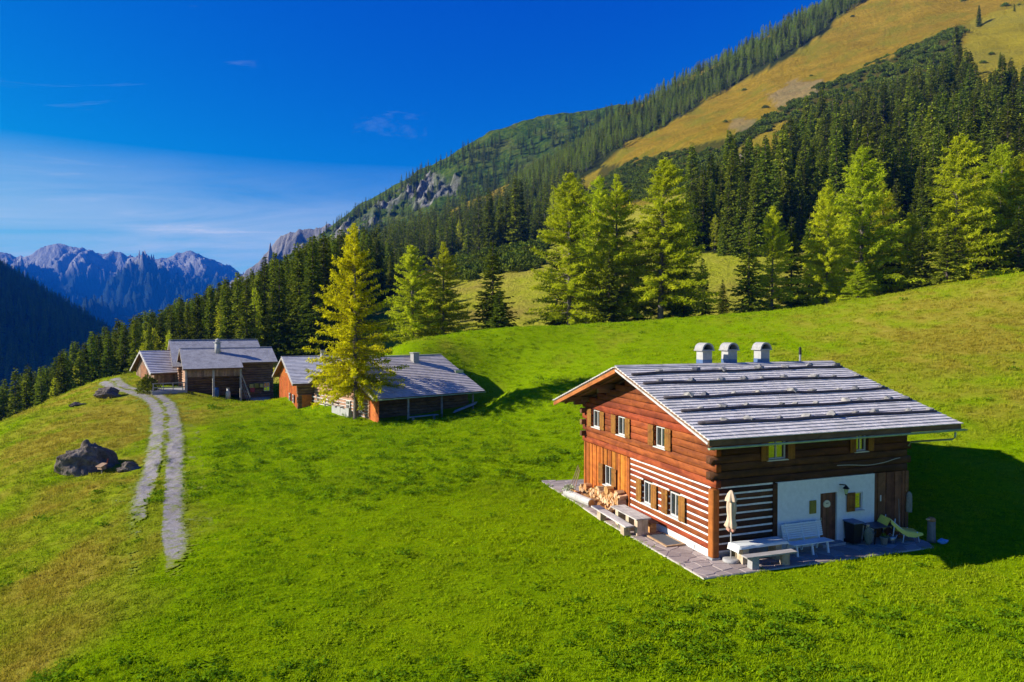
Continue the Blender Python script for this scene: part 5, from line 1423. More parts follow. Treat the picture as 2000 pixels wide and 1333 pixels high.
# terrace with stacked wood left of the open bay
b0 = gl(barn, -1.6, 1.6); t_ = simple_thing('terrace', (b0[0], b0[1], b0[2] - .3), TH3, 'pale concrete terrace with wooden railing at the left end of the open barn', 'terrace')
MB().box(-1.6, 1.9, -1.3, 2.2, 0, .62).build('platform', M_CONC, t_)
for k in range(5): MB().box(1.0 * k - 1.5 if k < 4 else 1.75, (1.0 * k - 1.5 if k < 4 else 1.75) + .09, -1.25, -1.16, .63, 1.5).build('post', M_BGREY, t_)
for zz in (.95, 1.42): MB().box(-1.55, 1.85, -1.27, -1.2, zz, zz + .10).build('rail', M_BGREY, t_)
me = bush_mesh('elder_bush', 411, 1.25, 2.3, 900, .30, needle_mat('bush_leaves', (.09, .13, .010), (.20, .24, .020), (.32, .33, .04), .3))
b0 = gl(barn, -3.6, 2.0); t_ = simple_thing('bush', b0, 0, 'round light green bush between the shed and the barn terrace', 'bush'); link(bpy.data.objects.new('foliage', me), t_)
MB().tube([(0, 0, -.2), (.05, .02, 1.4)], .05, 6).build('stem', M_BARK, t_)

# ------------------------------------------------------------------ flagstone terrace round the house
PAT = [(-1.50, -1.52), (9.25, -1.72), (9.6, -1.2), (9.75, .5), (1.0, .5), (.6, 1.0), (.6, 12.2), (2.0, 13.6), (.8, 14.7), (-1.25, 14.6), (-1.42, 9.0), (-1.55, 7.0)]
def clip_half(poly, p, n):
    out = []
    for i in range(len(poly)):
        a = poly[i]; b = poly[(i + 1) % len(poly)]
        da = (a[0] - p[0]) * n[0] + (a[1] - p[1]) * n[1]; db = (b[0] - p[0]) * n[0] + (b[1] - p[1]) * n[1]
        if da <= 0: out.append(a)
        if (da < 0) != (db < 0) and abs(da - db) > 1e-9:
            t = da / (da - db); out.append((a[0] + (b[0] - a[0]) * t, a[1] + (b[1] - a[1]) * t))
    return out
def shrink(poly, d):
    """pull a convex polygon in by d"""
    ar = sum(poly[i][0] * poly[(i + 1) % len(poly)][1] - poly[(i + 1) % len(poly)][0] * poly[i][1] for i in range(len(poly)))
    q = poly if ar > 0 else poly[::-1]
    out = list(q)
    for i in range(len(q)):
        a, b = q[i], q[(i + 1) % len(q)]; ex, ey = b[0] - a[0], b[1] - a[1]; l = math.hypot(ex, ey)
        if l < 1e-6: continue
        nx, ny = ey / l, -ex / l
        out = clip_half(out, (a[0] - nx * d, a[1] - ny * d), (nx, ny))
        if len(out) < 3: return []
    return out
M_JOINT = plain_mat('pale_joint_mortar', (.50, .46, .41), .95, nscale=20, var=.15)
fs = NT('porphyry_flagstone'); fsn = fs.noise(9, 6, .7, fs.coord('Object')); fsr = fs.rand()
fsc = fs.mix(fsr, (.255, .205, .190), (.40, .33, .30)); fsc = fs.mix(fs.math('MULTIPLY', fs.fr(fsn, .45, .7), .4), fsc, (.20, .165, .16))
M_FLAG = fs.bsdf(fsc, .8, .25, fs.bump(fsn, .4, .01))
patio = empty('patio', HO, HANG); patio['kind'] = 'structure'
bed = MB(); bed.prism([(x_, y_) for x_, y_ in PAT], 2, -.16, .012); bed_o = bed.build('mortar_bed', M_JOINT, patio)
prng = np.random.default_rng(3)
seeds = []
for x_ in np.arange(-1.8, 10.2, .56):
    for y_ in np.arange(-2.0, 15.2, .56):
        sx_, sy_ = x_ + prng.uniform(-.26, .26), y_ + prng.uniform(-.26, .26)
        seeds.append((sx_, sy_))
seeds = np.array(seeds)
# slanted in-between regions: patio is the union of a front strip, a gable strip and the slab at the far corner
STR = [[(-1.50, -1.52), (9.25, -1.72), (9.6, -1.2), (9.7, .02), (-.02, .02), (-1.49, .02)], [(-1.495, .022), (.0, .022), (.0, 11.3), (-1.34, 11.3), (-1.42, 9.0), (-1.55, 7.0)], [(-1.33, 11.32), (1.9, 11.32), (1.9, 13.6), (.8, 14.6), (-1.24, 14.5)]]
for reg in STR:
    cx0 = min(p[0] for p in reg) - .5; cx1 = max(p[0] for p in reg) + .5; cy0 = min(p[1] for p in reg) - .5; cy1 = max(p[1] for p in reg) + .5
    near_s = seeds[(seeds[:, 0] > cx0) & (seeds[:, 0] < cx1) & (seeds[:, 1] > cy0) & (seeds[:, 1] < cy1)]
    for s_ in near_s:
        d2 = ((seeds - s_) ** 2).sum(1); nb = seeds[np.argsort(d2)[1:14]]
        poly = [(s_[0] - 1, s_[1] - 1), (s_[0] + 1, s_[1] - 1), (s_[0] + 1, s_[1] + 1), (s_[0] - 1, s_[1] + 1)]
        for q in nb:
            poly = clip_half(poly, ((s_[0] + q[0]) / 2, (s_[1] + q[1]) / 2), (q[0] - s_[0], q[1] - s_[1]))
            if len(poly) < 3: break
        m_ = len(reg)
        ar = sum(reg[i][0] * reg[(i + 1) % m_][1] - reg[(i + 1) % m_][0] * reg[i][1] for i in range(m_)); rg2 = reg if ar > 0 else reg[::-1]
        for i in range(m_):
            a, b = rg2[i], rg2[(i + 1) % m_]
            if len(poly) >= 3: poly = clip_half(poly, a, (b[1] - a[1], -(b[0] - a[0])))
        if len(poly) < 3: continue
        poly = shrink(poly, .022)
        if len(poly) < 3: continue
        c_ = np.mean(poly, axis=0); dz = prng.uniform(-.004, .006)
        MB().prism([(p[0], p[1]) for p in poly], 2, -.05, .030 + dz).build('flagstone', M_FLAG, patio)
PZ = .032
def thing(name, x, y, label, cat, rz=0.0, z=PZ):
    return empty(name, hw(x, y, z), HANG + rz, label, cat)
def stump(par, x, y, r, h, m=None, name='leg', n=9, z0=0.0):
    return MB().lathe([(r * 1.06, 0), (r, h * .3), (r * 1.02, h)], (x, y, z0), n).build(name, m or M_STUMPW, par)
# gable-side table and benches
t = thing('garden_table', -1.02, 4.55, 'weathered plank table between two benches along the gable wall', 'table')
for k in range(4): MB().box(-.36 + .18 * k + .004, -.36 + .18 * (k + 1) - .004, -1.15 + random.uniform(-.02, .02), 1.15 + random.uniform(-.02, .02), .68, .735, .003).build('plank', M_GREYW_Y, t)
for yy in (-.95, -.2, .75):
    MB().box(-.26, .26, yy - .13, yy + .13, 0, .678, .01).build('leg', M_STUMPW, t)
t = thing('garden_bench', -1.60, 5.2, 'long weathered bench on the lawn side of the gable table', 'bench', R(-2))
MB().box(-.20, .20, -1.75, 1.75, .40, .455, .005).build('seat', M_GREYW_Y, t)
for yy in (-1.35, 1.0): MB().box(-.15, .15, yy - .17, yy + .17, 0, .399, .012).build('leg', M_STUMPW, t)
t = thing('garden_bench', -.42, 4.6, 'dark plank bench between the gable table and the house wall', 'bench')
MB().box(-.19, .19, -1.1, 1.1, .41, .46, .005).build('seat', M_SOFFIT, t)
for yy in (-.85, .8): MB().box(-.14, .14, yy - .14, yy + .14, 0, .409, .012).build('leg', M_CUT2, t)
t = thing('dark_tray', -1.55, 6.55, 'dark blue-grey slab lying at the far end of the long bench', 'slab', z=PZ + .46)
MB().box(-.18, .18, -.32, .32, 0, .02).build('slab', plain_mat('slate_blue', (.10, .11, .16), .6), t)
# cellar hatch
t = thing('door_mat', -.50, 2.60, 'dark slate mat in a pale frame on the flagstones by the gable', 'mat', z=PZ + .008)
MB().box(-.36, .36, -.74, .74, .0, .035).build('mat', plain_mat('slate_mat', (.085, .095, .105), .7, nscale=40, var=.3), t)
f_ = MB(); f_.box(-.44, -.362, -.84, .84, 0, .05); f_.box(.362, .44, -.84, .84, 0, .05); f_.box(-.36, .36, -.84, -.742, 0, .05); f_.box(-.36, .36, .742, .84, 0, .05); f_.build('frame', M_CUT, t)
MB().lathe([(.05, 0), (.05, .03)], (-.016, 1.25, .10), 8) ; MB().box(-.03, -.018, 1.14, 1.18, .06, .24).build('plinth_vent', M_DARK, house)
# firewood along the plank wall
t = thing('firewood_pile', -.28, 8.6, 'heap of split firewood stacked along the orange plank wall', 'firewood', z=.0)
vr_ = []
for k in range(8):
    a = sorted(prng.uniform(0, 2 * math.pi, 3 + k % 3)); r_ = prng.uniform(.07, .11)
    a = [(i + prng.uniform(-.2, .2)) * 2 * math.pi / (3 + k % 3) for i in range(3 + k % 3)]
    mb = MB(); mb.prism([(r_ * math.cos(q) , r_ * math.sin(q)) for q in a], 0, -.17, .17)
    o_ = mb.build('tmp_log', M_CUT if k % 2 else M_CUT2); me = o_.data; bpy.data.objects.remove(o_); vr_.append(me)
for lay in range(9):
    yy = -2.0
    while yy < 2.3:
        hgt = .95 - .16 * (yy + 2.0) * .75 + .12 * math.sin(yy * 3.1)
        z_ = .09 + lay * .13
        if z_ < hgt:
            o_ = bpy.data.objects.new('split_log', random.choice(vr_)); link(o_, t)
            o_.location = (random.uniform(-.05, .05) + (.0 if lay % 2 else -.02), yy, z_); o_.rotation_euler = (random.uniform(0, 6.28), random.uniform(-.12, .12), random.uniform(-.2, .2)); o_.scale = (1.25,) * 3
        yy += random.uniform(.15, .20)
for k in range(46):
    o_ = bpy.data.objects.new('split_log', random.choice(vr_)); link(o_, t)
    yy = random.uniform(-2.0, 2.6); o_.location = (-.35 - random.uniform(0, .35), yy, .10 + random.uniform(0, .12) + .25 * max(0, .3 - abs(yy))); o_.rotation_euler = (random.uniform(0, 6.28), random.uniform(-.6, .6), random.uniform(0, 6.28)); o_.scale = (1.1,) * 3
MB().tube([(-.30, -.9, .95), (.05, -.9, .95)], .20, 12).build('log_round', M_CUT2, t); MB().tube([(-.34, 1.35, .62), (.0, 1.35, .62)], .17, 12).build('log_round', M_CUT2, t)
# hollowed log planters
for i, (x_, y_, lb) in enumerate([(-1.15, 8.9, 'round log planter nearer the long bench'), (-1.28, 10.0, 'round log planter with white flowers at the lawn edge')]):
    t = thing('log_planter', x_, y_, lb, 'planter', R(8))
    MB().tube([(0, -.62, .19), (0, .62, .19)], .20, 12).build('log', M_GREYW_Y, t); MB().tube([(0, -.64, .19), (0, -.622, .19)], .165, 12).build('end_face', M_CUT2, t)
    if i:
        me = bush_mesh('flowers', 611, .32, .35, 160, .12, needle_mat('flower_leaves', (.12, .18, .04), (.45, .47, .33), (.80, .80, .74), .2)); o_ = bpy.data.objects.new('flowers', me); o_.location = (0, .3, .36); link(o_, t)
# poles leaning at the far corner
t = thing('leaning_pole', -.22, 11.45, 'pale poles leaning against the far corner of the orange plank wall', 'poles')
for k in range(3): MB().tube([(-.28 - .1 * k, .05 + .12 * k, 0), (.02, .0 + .10 * k, 1.15 + .1 * k)], .022, 6).build('pole', M_BPLANK, t)
# parasol
M_CANV = plain_mat('beige_canvas', (.58, .43, .30), .85, nscale=14, var=.12); M_CANV2 = plain_mat('salmon_canvas', (.60, .28, .20), .85, var=.12)
t = thing('closed_parasol', .46, -.45, 'closed beige parasol in a round concrete foot at the house corner', 'parasol')
MB().lathe([(.30, 0), (.31, .03), (.30, .11), (.26, .125), (.04, .13)], (0, 0, 0), 20).build('foot', M_CONC, t, True)
MB().tube([(0, 0, .1), (0, 0, 2.6)], .026, 8).build('pole', M_WFRAME, t, True)
def folds(prof, n=28, k=7, amp=.22, ph=0.0):
    V = []; 
    for r_, z_ in prof:
        for j in range(n):
            a = 2 * math.pi * j / n; rr_ = r_ * (1 + amp * math.cos(k * a + ph + z_ * 1.3) + .10 * math.sin(3 * a + z_ * 5)); V.append((rr_ * math.cos(a), rr_ * math.sin(a), z_))
    return V, [(i * n + j, i * n + (j + 1) % n, (i + 1) * n + (j + 1) % n, (i + 1) * n + j) for i in range(len(prof) - 1) for j in range(n)]
cano = MB().add(*folds([(.15, 1.28), (.20, 1.36), (.14, 1.55), (.125, 1.7), (.155, 1.9), (.165, 2.1), (.14, 2.3), (.125, 2.36)])).build('canopy', M_CANV, t, True)
MB().add(*folds([(.20, 2.30), (.17, 2.42), (.12, 2.56), (.05, 2.68), (.012, 2.70)], k=6, amp=.18)).build('top_cap', M_CANV, cano, True)
MB().add(*folds([(.10, 1.14), (.15, 1.20), (.13, 1.30)], k=5, amp=.25)).build('valance', M_CANV2, t, True)
# chopping block
t = thing('chopping_block', .95, -.22, 'square orange wooden block behind the parasol foot', 'block'); MB().box(-.17, .17, -.15, .15, 0, .40, .01).build('block', M_CUT2, t, bevel=.01)
# table with pale cloth and its bench
M_CLOTH = plain_mat('pale_oilcloth', (.66, .68, .64), .6, nscale=25, var=.06)
t = thing('covered_table', 1.55, -.66, 'table under a pale cloth in front of the log wall', 'table')
MB().box(-1.10, 1.08, -.30, .28, .66, .715).build('tabletop', M_GREYW_X, t)
cl_ = MB(); nx_, ny_ = 24, 12
cv = []
for j in range(ny_ + 1):
    for i in range(nx_ + 1):
        a = -1.34 + 2.62 * i / nx_; b = -.42 + .80 * j / ny_
        zx = .722; xx, yy = a, b
        if abs(a) > 1.12: zx -= (abs(a) - 1.12) * 1.05; xx = math.copysign(1.12 + (abs(a) - 1.12) * .25 + .01, a)
        if b < -.31: zx -= (-.31 - b) * 1.0; yy = -.32 - (-.31 - b) * .2
        if b > .29: zx -= (b - .29) * 1.0; yy = .30 + (b - .29) * .2
        cv.append((xx, yy + .012 * math.sin(a * 9) * (zx < .71), zx + .004 * math.sin(a * 7 + b * 5)))
cl_.add(cv, grid_faces(nx_ + 1, ny_ + 1).tolist()); cl_.build('tablecloth_sheet', M_CLOTH, t, True)
for xx in (-.75, .75): MB().box(xx - .14, xx + .14, -.22, .2, 0, .659, .012).build('leg', M_STUMPW, t)
t = thing('garden_bench', 1.50, -1.32, 'weathered bench on stump legs in front of the covered table', 'bench', R(-1))
MB().box(-1.10, 1.12, -.17, .17, .42, .475, .005).build('seat', M_GREYW_X, t)
stump(t, .68, 0, .18, .419); MB().box(-.86, -.56, -.15, .15, 0, .419, .012).build('leg', M_CONC, t)
# white slatted bench
t = thing('slatted_bench', 3.95, -.55, 'white slatted park bench against the plaster wall', 'bench')
M_WB = plain_mat('white_bench_paint', (.66, .70, .74), .5, var=.06)
for k in range(6): MB().box(-.98, .98, -.40 + .095 * k, -.40 + .095 * k + .075, .42 + .006 * (5 - k), .45 + .006 * (5 - k)).build('seat_slat', M_WB, t)
for k in range(7):
    z_ = .52 + .082 * k; y_ = .20 + .018 * k
    MB().box(-.98, .98, y_, y_ + .028, z_, z_ + .066).build('back_slat', M_WB, t)
for xx in (-.75, .0, .75):
    MB().bar((xx, .16, .44), (xx, .36, 1.10), .06, .04, (1, 0, 0)).build('back_post', M_WB, t)
    MB().bar((xx, -.34, 0), (xx, -.26, .42), .07, .06).build('leg', M_WB, t); MB().bar((xx, .30, 0), (xx, .16, .42), .07, .06).build('leg', M_WB, t)
# wheeled bin
t = thing('wheeled_bin', 6.5, -.36, 'dark wheeled rubbish bin beside the house door', 'bin'); t.scale = (.8, .8, .95)
b_ = MB().hexa([(-.24, -.24, .06), (.24, -.24, .06), (.24, .28, .06), (-.24, .28, .06), (-.30, -.32, .93), (.30, -.32, .93), (.30, .34, .93), (-.30, .34, .93)]).build('body', M_DARK, t)
MB().box(-.33, .33, -.36, .38, .935, .985).build('lid', M_FLASH, t); MB().tube([(-.28, .40, .95), (.28, .40, .95)], .018, 6).build('handle', M_DARK, t)
for xx in (-.27, .23): MB().tube([(xx, .26, .10), (xx + .05, .26, .10)], .10, 12).build('wheel', M_DARK, t)
# leafy sack, bucket, dark barrow table
t = thing('grey_sack', 6.98, -.62, 'mossy grey sack leaning on the wheeled bin', 'sack'); me = stone_mesh('sack', 71, (.20, .17, .40), 2, .12, plain_mat('mossy_cloth', (.16, .17, .12), .95, nscale=20, var=.35)); o_ = bpy.data.objects.new('body', me); o_.location = (0, 0, .36); link(o_, t); MB().lathe([(.05, 0), (.08, .07)], (0, 0, .74), 8).build('neck', M_CANV, t)
t = thing('white_bucket', 7.35, -.35, 'pale tilted bucket hanging over the barrow edge', 'bucket'); MB().lathe([(.13, 0), (.19, .38), (.20, .38), (.17, .36), (.12, .03)], (0, 0, .0), 14).build('pail', M_WB, t, True); MB().tube([(-.19, 0, .37), (-.12, -.1, .47), (.12, -.1, .47), (.19, 0, .37)], .01, 5).build('handle', M_IRON, t)
t = thing('dark_table', 7.75, -.45, 'low dark garden table beside the yellow deckchair', 'table')
MB().box(-.62, .60, -.34, .34, .66, .70).build('tabletop', plain_mat('dark_tabletop', (.05, .055, .09), .45, var=.2), t)
for xx, yy in ((-.5, -.26), (.5, -.26), (-.5, .26), (.5, .26)): MB().bar((xx * 1.05, yy * 1.05, 0), (xx * .9, yy, .66), .04, .04).build('leg', M_DARK, t)
t = thing('flower_pot', 7.6, -.85, 'small dark flower pot under the dark table edge', 'pot'); MB().lathe([(.11, 0), (.16, .30), (.17, .30), (.14, .27)], (0, 0, 0), 12).build('pot', M_CONC, t, True); me = bush_mesh('pot_plant', 88, .14, .18, 60, .08, M_MUGO); o_ = bpy.data.objects.new('plant', me); o_.location = (0, 0, .26); link(o_, t)
t = thing('watering_can', 8.05, -.80, 'grey watering can beside the flower pot', 'watering can'); MB().lathe([(.13, 0), (.13, .26), (.10, .28)], (0, 0, 0), 12).build('body', M_IRON, t, True); MB().tube([(.12, 0, .06), (.30, 0, .30)], [.03, .02], 6).build('spout', M_IRON, t); MB().tube([(-.12, 0, .22), (-.24, 0, .30), (-.08, 0, .40), (.08, 0, .27)], .012, 5).build('handle', M_IRON, t)
# yellow deckchair
M_YC = plain_mat('yellow_canvas', (.80, .68, .12), .8, nscale=20, var=.08)
t = thing('yellow_deckchair', 8.72, -.62, 'yellow folding sun lounger with white legs at the corner of the house', 'lounger', R(-16))
pp = [(-.62, .98), (-.40, .80), (-.14, .58), (.10, .44), (.40, .40), (.74, .36)]
sv = []
for i, (xx, zz) in enumerate(pp):
    dr_ = .20 if i < 5 else .06
    for yy, dz_ in ((-.37, -dr_), (-.345, -.02), (-.30, .015), (0, -.01), (.30, .015), (.345, -.02), (.37, -dr_)): sv.append((xx + .02 * math.sin(yy * 9 + i), yy, zz + dz_))
MB().add(sv, grid_faces(7, len(pp)).tolist()).build('canvas', M_YC, t, True)
MB().add([(-.62, -.345, .985), (-.62, .345, .985), (-.86, .36, .56), (-.86, -.36, .56)], [(0, 1, 2, 3)]).build('head_flap', M_YC, t)
for yy in (-.32, .32):
    fr_o = MB().tube([(xx, yy, zz - .03) for xx, zz in pp], .02, 6).build('frame', M_WB, t, True)
    for x0, x1 in ((.52, .60), (-.02, -.10)): MB().tube([(x0, yy, .42), (x1, yy * 1.08, 0)], .02, 6).build('leg', M_WB, t, True)
    MB().tube([(-.42, yy, .98), (-.56, yy * 1.08, 0)], .018, 6).build('leg', M_WB, t, True)
# tools on the corner
t = thing('long_broom', 9.0, -.12, 'long-handled tool leaning on the dark planks by the deckchair', 'broom'); MB().tube([(0, -.25, 0), (.22, .02, 1.55)], .015, 6).build('handle', M_BGREY, t); MB().box(-.12, .12, -.30, -.18, 0, .10).build('head', M_PLANK_D, t)
t = thing('hanging_jacket', 9.74, -.16, 'pale jacket hanging from a hook on the corner of the house', 'jacket', z=1.0)
MB().add(*folds([(.12, 0), (.13, .25), (.11, .55), (.10, .75), (.03, .86)], n=16, k=4, amp=.18)).build('cloth', plain_mat('grey_cloth', (.24, .23, .19), .9), t, True); MB().tube([(-.02, .1, .84), (-.22, -.02, .95)], .015, 5).build('hook', M_CUT, t)
# carved log and blue bag
t = thing('carved_log_post', 9.86, -1.12, 'standing log with pale carved orange top on the grass edge', 'log post', z=-.02)
MB().lathe([(.19, 0), (.16, .2), (.15, .75), (.16, .86)], (0, 0, 0), 10).build('log', wood_mat('grey_bark_log', (.16, .15, .15), (.27, .25, .24), axis=2), t, True); MB().lathe([(.15, .0), (.17, .07), (.10, .15)], (0, 0, .865), 10).build('carved_top', M_CUT2, t, True); MB().box(-.26, -.05, -.05, .05, .93, .98).build('beak', M_CUT, t)
t = thing('blue_bag', 10.12, -1.42, 'blue plastic bag lying at the foot of the carved log', 'bag', z=-.02); me = stone_mesh('bag', 72, (.24, .16, .11), 2, .3, plain_mat('light_blue_plastic', (.16, .36, .62), .4)); o_ = bpy.data.objects.new('bag', me); o_.location = (0, 0, .08); link(o_, t)

# ------------------------------------------------------------------ gravel track
cl_px = [(212,741),(222,752),(240,760),(272,767),(300,775),(315,788),(322,805),(325,830),(325,860),(322,890),(318,920),(312,950),(306,985),(302,1020),(300,1060),(300,1100),(298,1150)]
cl_w = np.array([ong(u, v)[:2] for u, v in cl_px])
seg = np.r_[0, np.cumsum(np.linalg.norm(np.diff(cl_w, axis=0), axis=1))]
sN = np.linspace(0, seg[-1], int(seg[-1] / .075))
def smooth_i(c):
    v = np.interp(sN, seg, cl_w[:, c]); k = np.ones(73) / 73; vp = np.pad(v, 36, mode='edge'); return np.convolve(vp, k, 'valid')
rcx, rcy = smooth_i(0), smooth_i(1)
tx, ty = np.gradient(rcx), np.gradient(rcy); tl = np.hypot(tx, ty); nx_, ny_ = -ty / tl, tx / tl
if nx_.mean() > 0: nx_, ny_ = -nx_, -ny_          # n points to the left of the picture
yy_at = lambda v: float(np.interp(ong(312, v)[1], rcy[::-1], sN[::-1]))
off = np.linspace(2.4, -2.4, 72)
RX = rcx[:, None] + nx_[:, None] * off[None]; RY = rcy[:, None] + ny_[:, None] * off[None]
RZ = ground_z(RX, RY)
s900, s985, s1040 = [float(np.interp(ong(310, v)[1] * -1, -rcy, sN)) for v in (905, 985, 1050)]
S = sN[:, None] + 0 * off[None]; O_ = off[None] + 0 * S
n1 = fbm(RX * 1.1, RY * 1.1, 4); n2 = fbm(RX * .45 + 20, RY * .45, 3); n3 = fbm(RX * 4.6, RY * 4.6, 3)
n4 = np.random.default_rng(8).uniform(-1, 1, S.shape)
half = 1.42 + .20 * n1 + .10 * n3
fade_l = sstep(s985 - 3, s1040 + 2, S); fade_r = sstep(s1040 + 1.0, s1040 + 7.5, S)
edge = np.abs(O_) - half                                            # < 0 inside
mid = 1 - sstep(.08, .36, np.abs(O_ + .12 * n2))
thin = .85 * sstep(-.55, .22, edge) + mid * (.42 + .40 * sstep(s900 - 9, s900 + 3, S)) + np.where(O_ > -.05, fade_l, fade_r) * .95
thin += .75 * (1 - sstep(.22, .48, np.abs(O_ - .05))) * sstep(s985 - 8, s985 - 1, S)
keepm = thin + .34 * n3 + .26 * n1 + .34 * n4 < .70
gF = grid_faces(len(off), len(sN)); kf = (keepm.ravel()[gF].sum(1) >= 3)
dome = .012 + .028 * (1 - sstep(-.35, .1, edge)) + .012 * n3
gr = NT('track_gravel'); gn = gr.noise(14, 6, .75, gr.pos()); gn2 = gr.noise(2.2, 4, .6, gr.pos())
gcol_ = gr.mix(gr.fr(gn, .3, .7), (.15, .137, .137), (.40, .372, .365)); gcol_ = gr.mix(gr.math('MULTIPLY', gr.fr(gn2, .46, .66), .65), gcol_, (.25, .215, .15))
Vr = np.stack([RX, RY, RZ + dome], -1).reshape(-1, 3); fk = gF[kf]; used = np.unique(fk); remap = -np.ones(len(Vr), int); remap[used] = np.arange(len(used))
gcol_ = gr.mix(gr.fr(gr.attr('thin'), .02, .50), gcol_, gr.mix(gr.fr(gn, .35, .65), (.16, .17, .012), (.20, .28, .008)))
track = np_obj('gravel_track', Vr[used], remap[fk], gr.bsdf(gcol_, .95, .1, gr.bump(gn, .9, .05)), kind='structure')
add_attr(track.data, 'thin', (thin + .30 * n3 + .25 * n1 + .12 * n4).ravel()[used])

# ------------------------------------------------------------------ boulders
bo = NT('boulder_rock'); bn1 = bo.noise(1.6, 8, .72, bo.coord('Object')); bn2 = bo.noise(7, 6, .7, bo.coord('Object'))
bc = bo.mix(bo.fr(bn1, .35, .65), (.095, .075, .062), (.215, .175, .145)); bc = bo.mix(bo.math('MULTIPLY', bo.fr(bn2, .5, .68), .75), bc, (.045, .04, .034)); bc = bo.mix(bo.math('MULTIPLY', bo.fr(bn1, .58, .66), .4), bc, (.30, .27, .24))
M_BOULD = bo.bsdf(bc, .92, .15, bo.bump(bo.math('ADD', bn1, bo.math('MULTIPLY', bn2, .5)), 1.0, .12))
def boulder(u, v, r, seed, label, rz=0.0, sink=.3, tilt=(0, 0)):
    p = ong(u, v); me = stone_mesh('boulder', seed, r, 5, .26, M_BOULD, 1.6, .38)
    o = bpy.data.objects.new('boulder', me); o.location = p + np.array([0, 0, r[2] * (1 - sink) - r[2] * .35]); o.rotation_euler = (tilt[0], tilt[1], rz)
    return tag(link(o), label, 'boulder')
boulder(178, 915, (2.1, 1.3, 1.75), 201, 'largest dark rough boulder on the bank beside the track', .35, .50, (.0, .34))
boulder(255, 918, (.8, .6, .45), 207, 'low grassy rock between the largest boulder and the track', .2, .5)
boulder(212, 776, (1.5, 1.0, .85), 203, 'dark boulder at the upper bend of the track', .2, .35, (0, .12))
boulder(153, 792, (.9, .6, .30), 204, 'small flat grey stone on the slope left of the upper boulder', .8, .5)
boulder(44, 798, (1.4, .8, .7), 205, 'grey-brown rock at the edge of the slope beside the spruces', .1, .4)
# little wooden shrine by the big boulder
p = ong(199, 925); sh_ = empty('wooden_box_shrine', p, R(-25), scale=.62, label= 'small grey wooden box with pitched lid on a post by the largest boulder', cat='wooden box')
MB().box(-.06, .06, -.06, .06, -.3, .45).build('post', M_BGREY, sh_); MB().box(-.36, .36, -.25, .25, .451, .80, .01).build('box', M_BPLANK, sh_)
MB().hexa([(-.46, -.40, .74), (.46, -.40, .74), (.46, .34, 1.02), (-.46, .34, 1.02), (-.46, -.40, .79), (.46, -.40, .79), (.46, .34, 1.07), (-.46, .34, 1.07)]).build('lid', M_BPLANK, sh_)
MB().tube([(.3, .30, .8), (.52, .35, 1.55)], .035, 6).build('cross_arm', M_BRED, sh_)

# ------------------------------------------------------------------ grass and herbs (uncountable)
gb = NT('grass_blades'); dr = gb.attr('dry', 'INSTANCER'); lu = gb.attr('lush', 'INSTANCER'); rr_ = gb.rand(); tp = gb.attr('tint')
bcol = gb.mix(lu, (.15, .32, .0015), (.30, .43, .002)); bcol = gb.mix(gb.math('MULTIPLY', rr_, .45), bcol, (.38, .46, .004)); bcol = gb.mix(gb.math('MULTIPLY', tp, .5), bcol, (.40, .48, .010))
bcol = gb.mix(gb.math('MULTIPLY', dr, .9), bcol, gb.mix(rr_, (.34, .265, .024), (.46, .35, .050)))
M_BLADE = gb.foliage(bcol, .45)
def tuft(name, seed, n, r, h, wid):
    rg_ = np.random.default_rng(seed); V = []; T = []
    for i in range(n):
        a = rg_.uniform(0, 6.28); q = r * math.sqrt(rg_.uniform()); b = np.array([math.cos(a) * q, math.sin(a) * q, -.02])
        ln = h * rg_.uniform(.55, 1.2); la = rg_.uniform(0, 6.28); ld_ = np.array([math.cos(la), math.sin(la), 0]); lean = rg_.uniform(.25, 1.0)
        sd_ = np.array([-ld_[1], ld_[0], 0]) * wid * rg_.uniform(.7, 1.3)
        m1 = b + np.array([0, 0, ln * .6]) + ld_ * lean * ln * .3; tip = b + np.array([0, 0, ln * .85]) + ld_ * lean * ln * .9
        V += [b - sd_ * .7, b + sd_ * .7, m1 + sd_, m1 - sd_, m1 - sd_, m1 + sd_, tip + sd_ * .15, tip - sd_ * .15]
        t = rg_.uniform(); T += [t * .6, min(1, t + .25)]
    me = np_mesh(name, np.array(V), np.arange(len(V)).reshape(-1, 4), False, [M_BLADE]); add_attr(me, 'tint', T, 'FACE'); return me
def herb(name, seed, n, r, h, m=None, s0=.022, s1=.042):
    rg_ = np.random.default_rng(seed); V = []; T = []
    for i in range(n):
        a = rg_.uniform(0, 6.28); q = r * math.sqrt(rg_.uniform()); c = np.array([math.cos(a) * q, math.sin(a) * q, h * rg_.uniform(.3, 1.0)])
        s_ = rg_.uniform(s0, s1); nn = np.array([rg_.normal(0, .4), rg_.normal(0, .4), 1]); u_ = np.cross(nn, [1, .3, 0]); u_ /= np.linalg.norm(u_); v_ = np.cross(nn, u_); v_ /= np.linalg.norm(v_)
        V += [c - u_ * s_, c - v_ * s_ * .8, c + u_ * s_, c + v_ * s_ * .8]; T.append(rg_.uniform(0, .8))
    me = np_mesh(name, np.array(V), np.arange(len(V)).reshape(-1, 4), False, [m or M_BLADE]); add_attr(me, 'tint', T, 'FACE'); return me
wd_ = NT('weed_leaves'); M_WEED = wd_.foliage(wd_.mix(wd_.attr('tint'), (.075, .165, .003), (.19, .32, .010)), .35)
TUFTS = [tuft('grass_tuft', 700 + i, 24, .17, .065, .009) for i in range(3)] + [tuft('grass_tuft_tall', 710 + i, 26, .20, .135, .009) for i in range(2)] + [herb('clover_patch', 720 + i, 22, .20, .06) for i in range(2)] + [herb('weed_clump', 730 + i, 40, .20, .14, M_WEED, .02, .05) for i in range(2)]
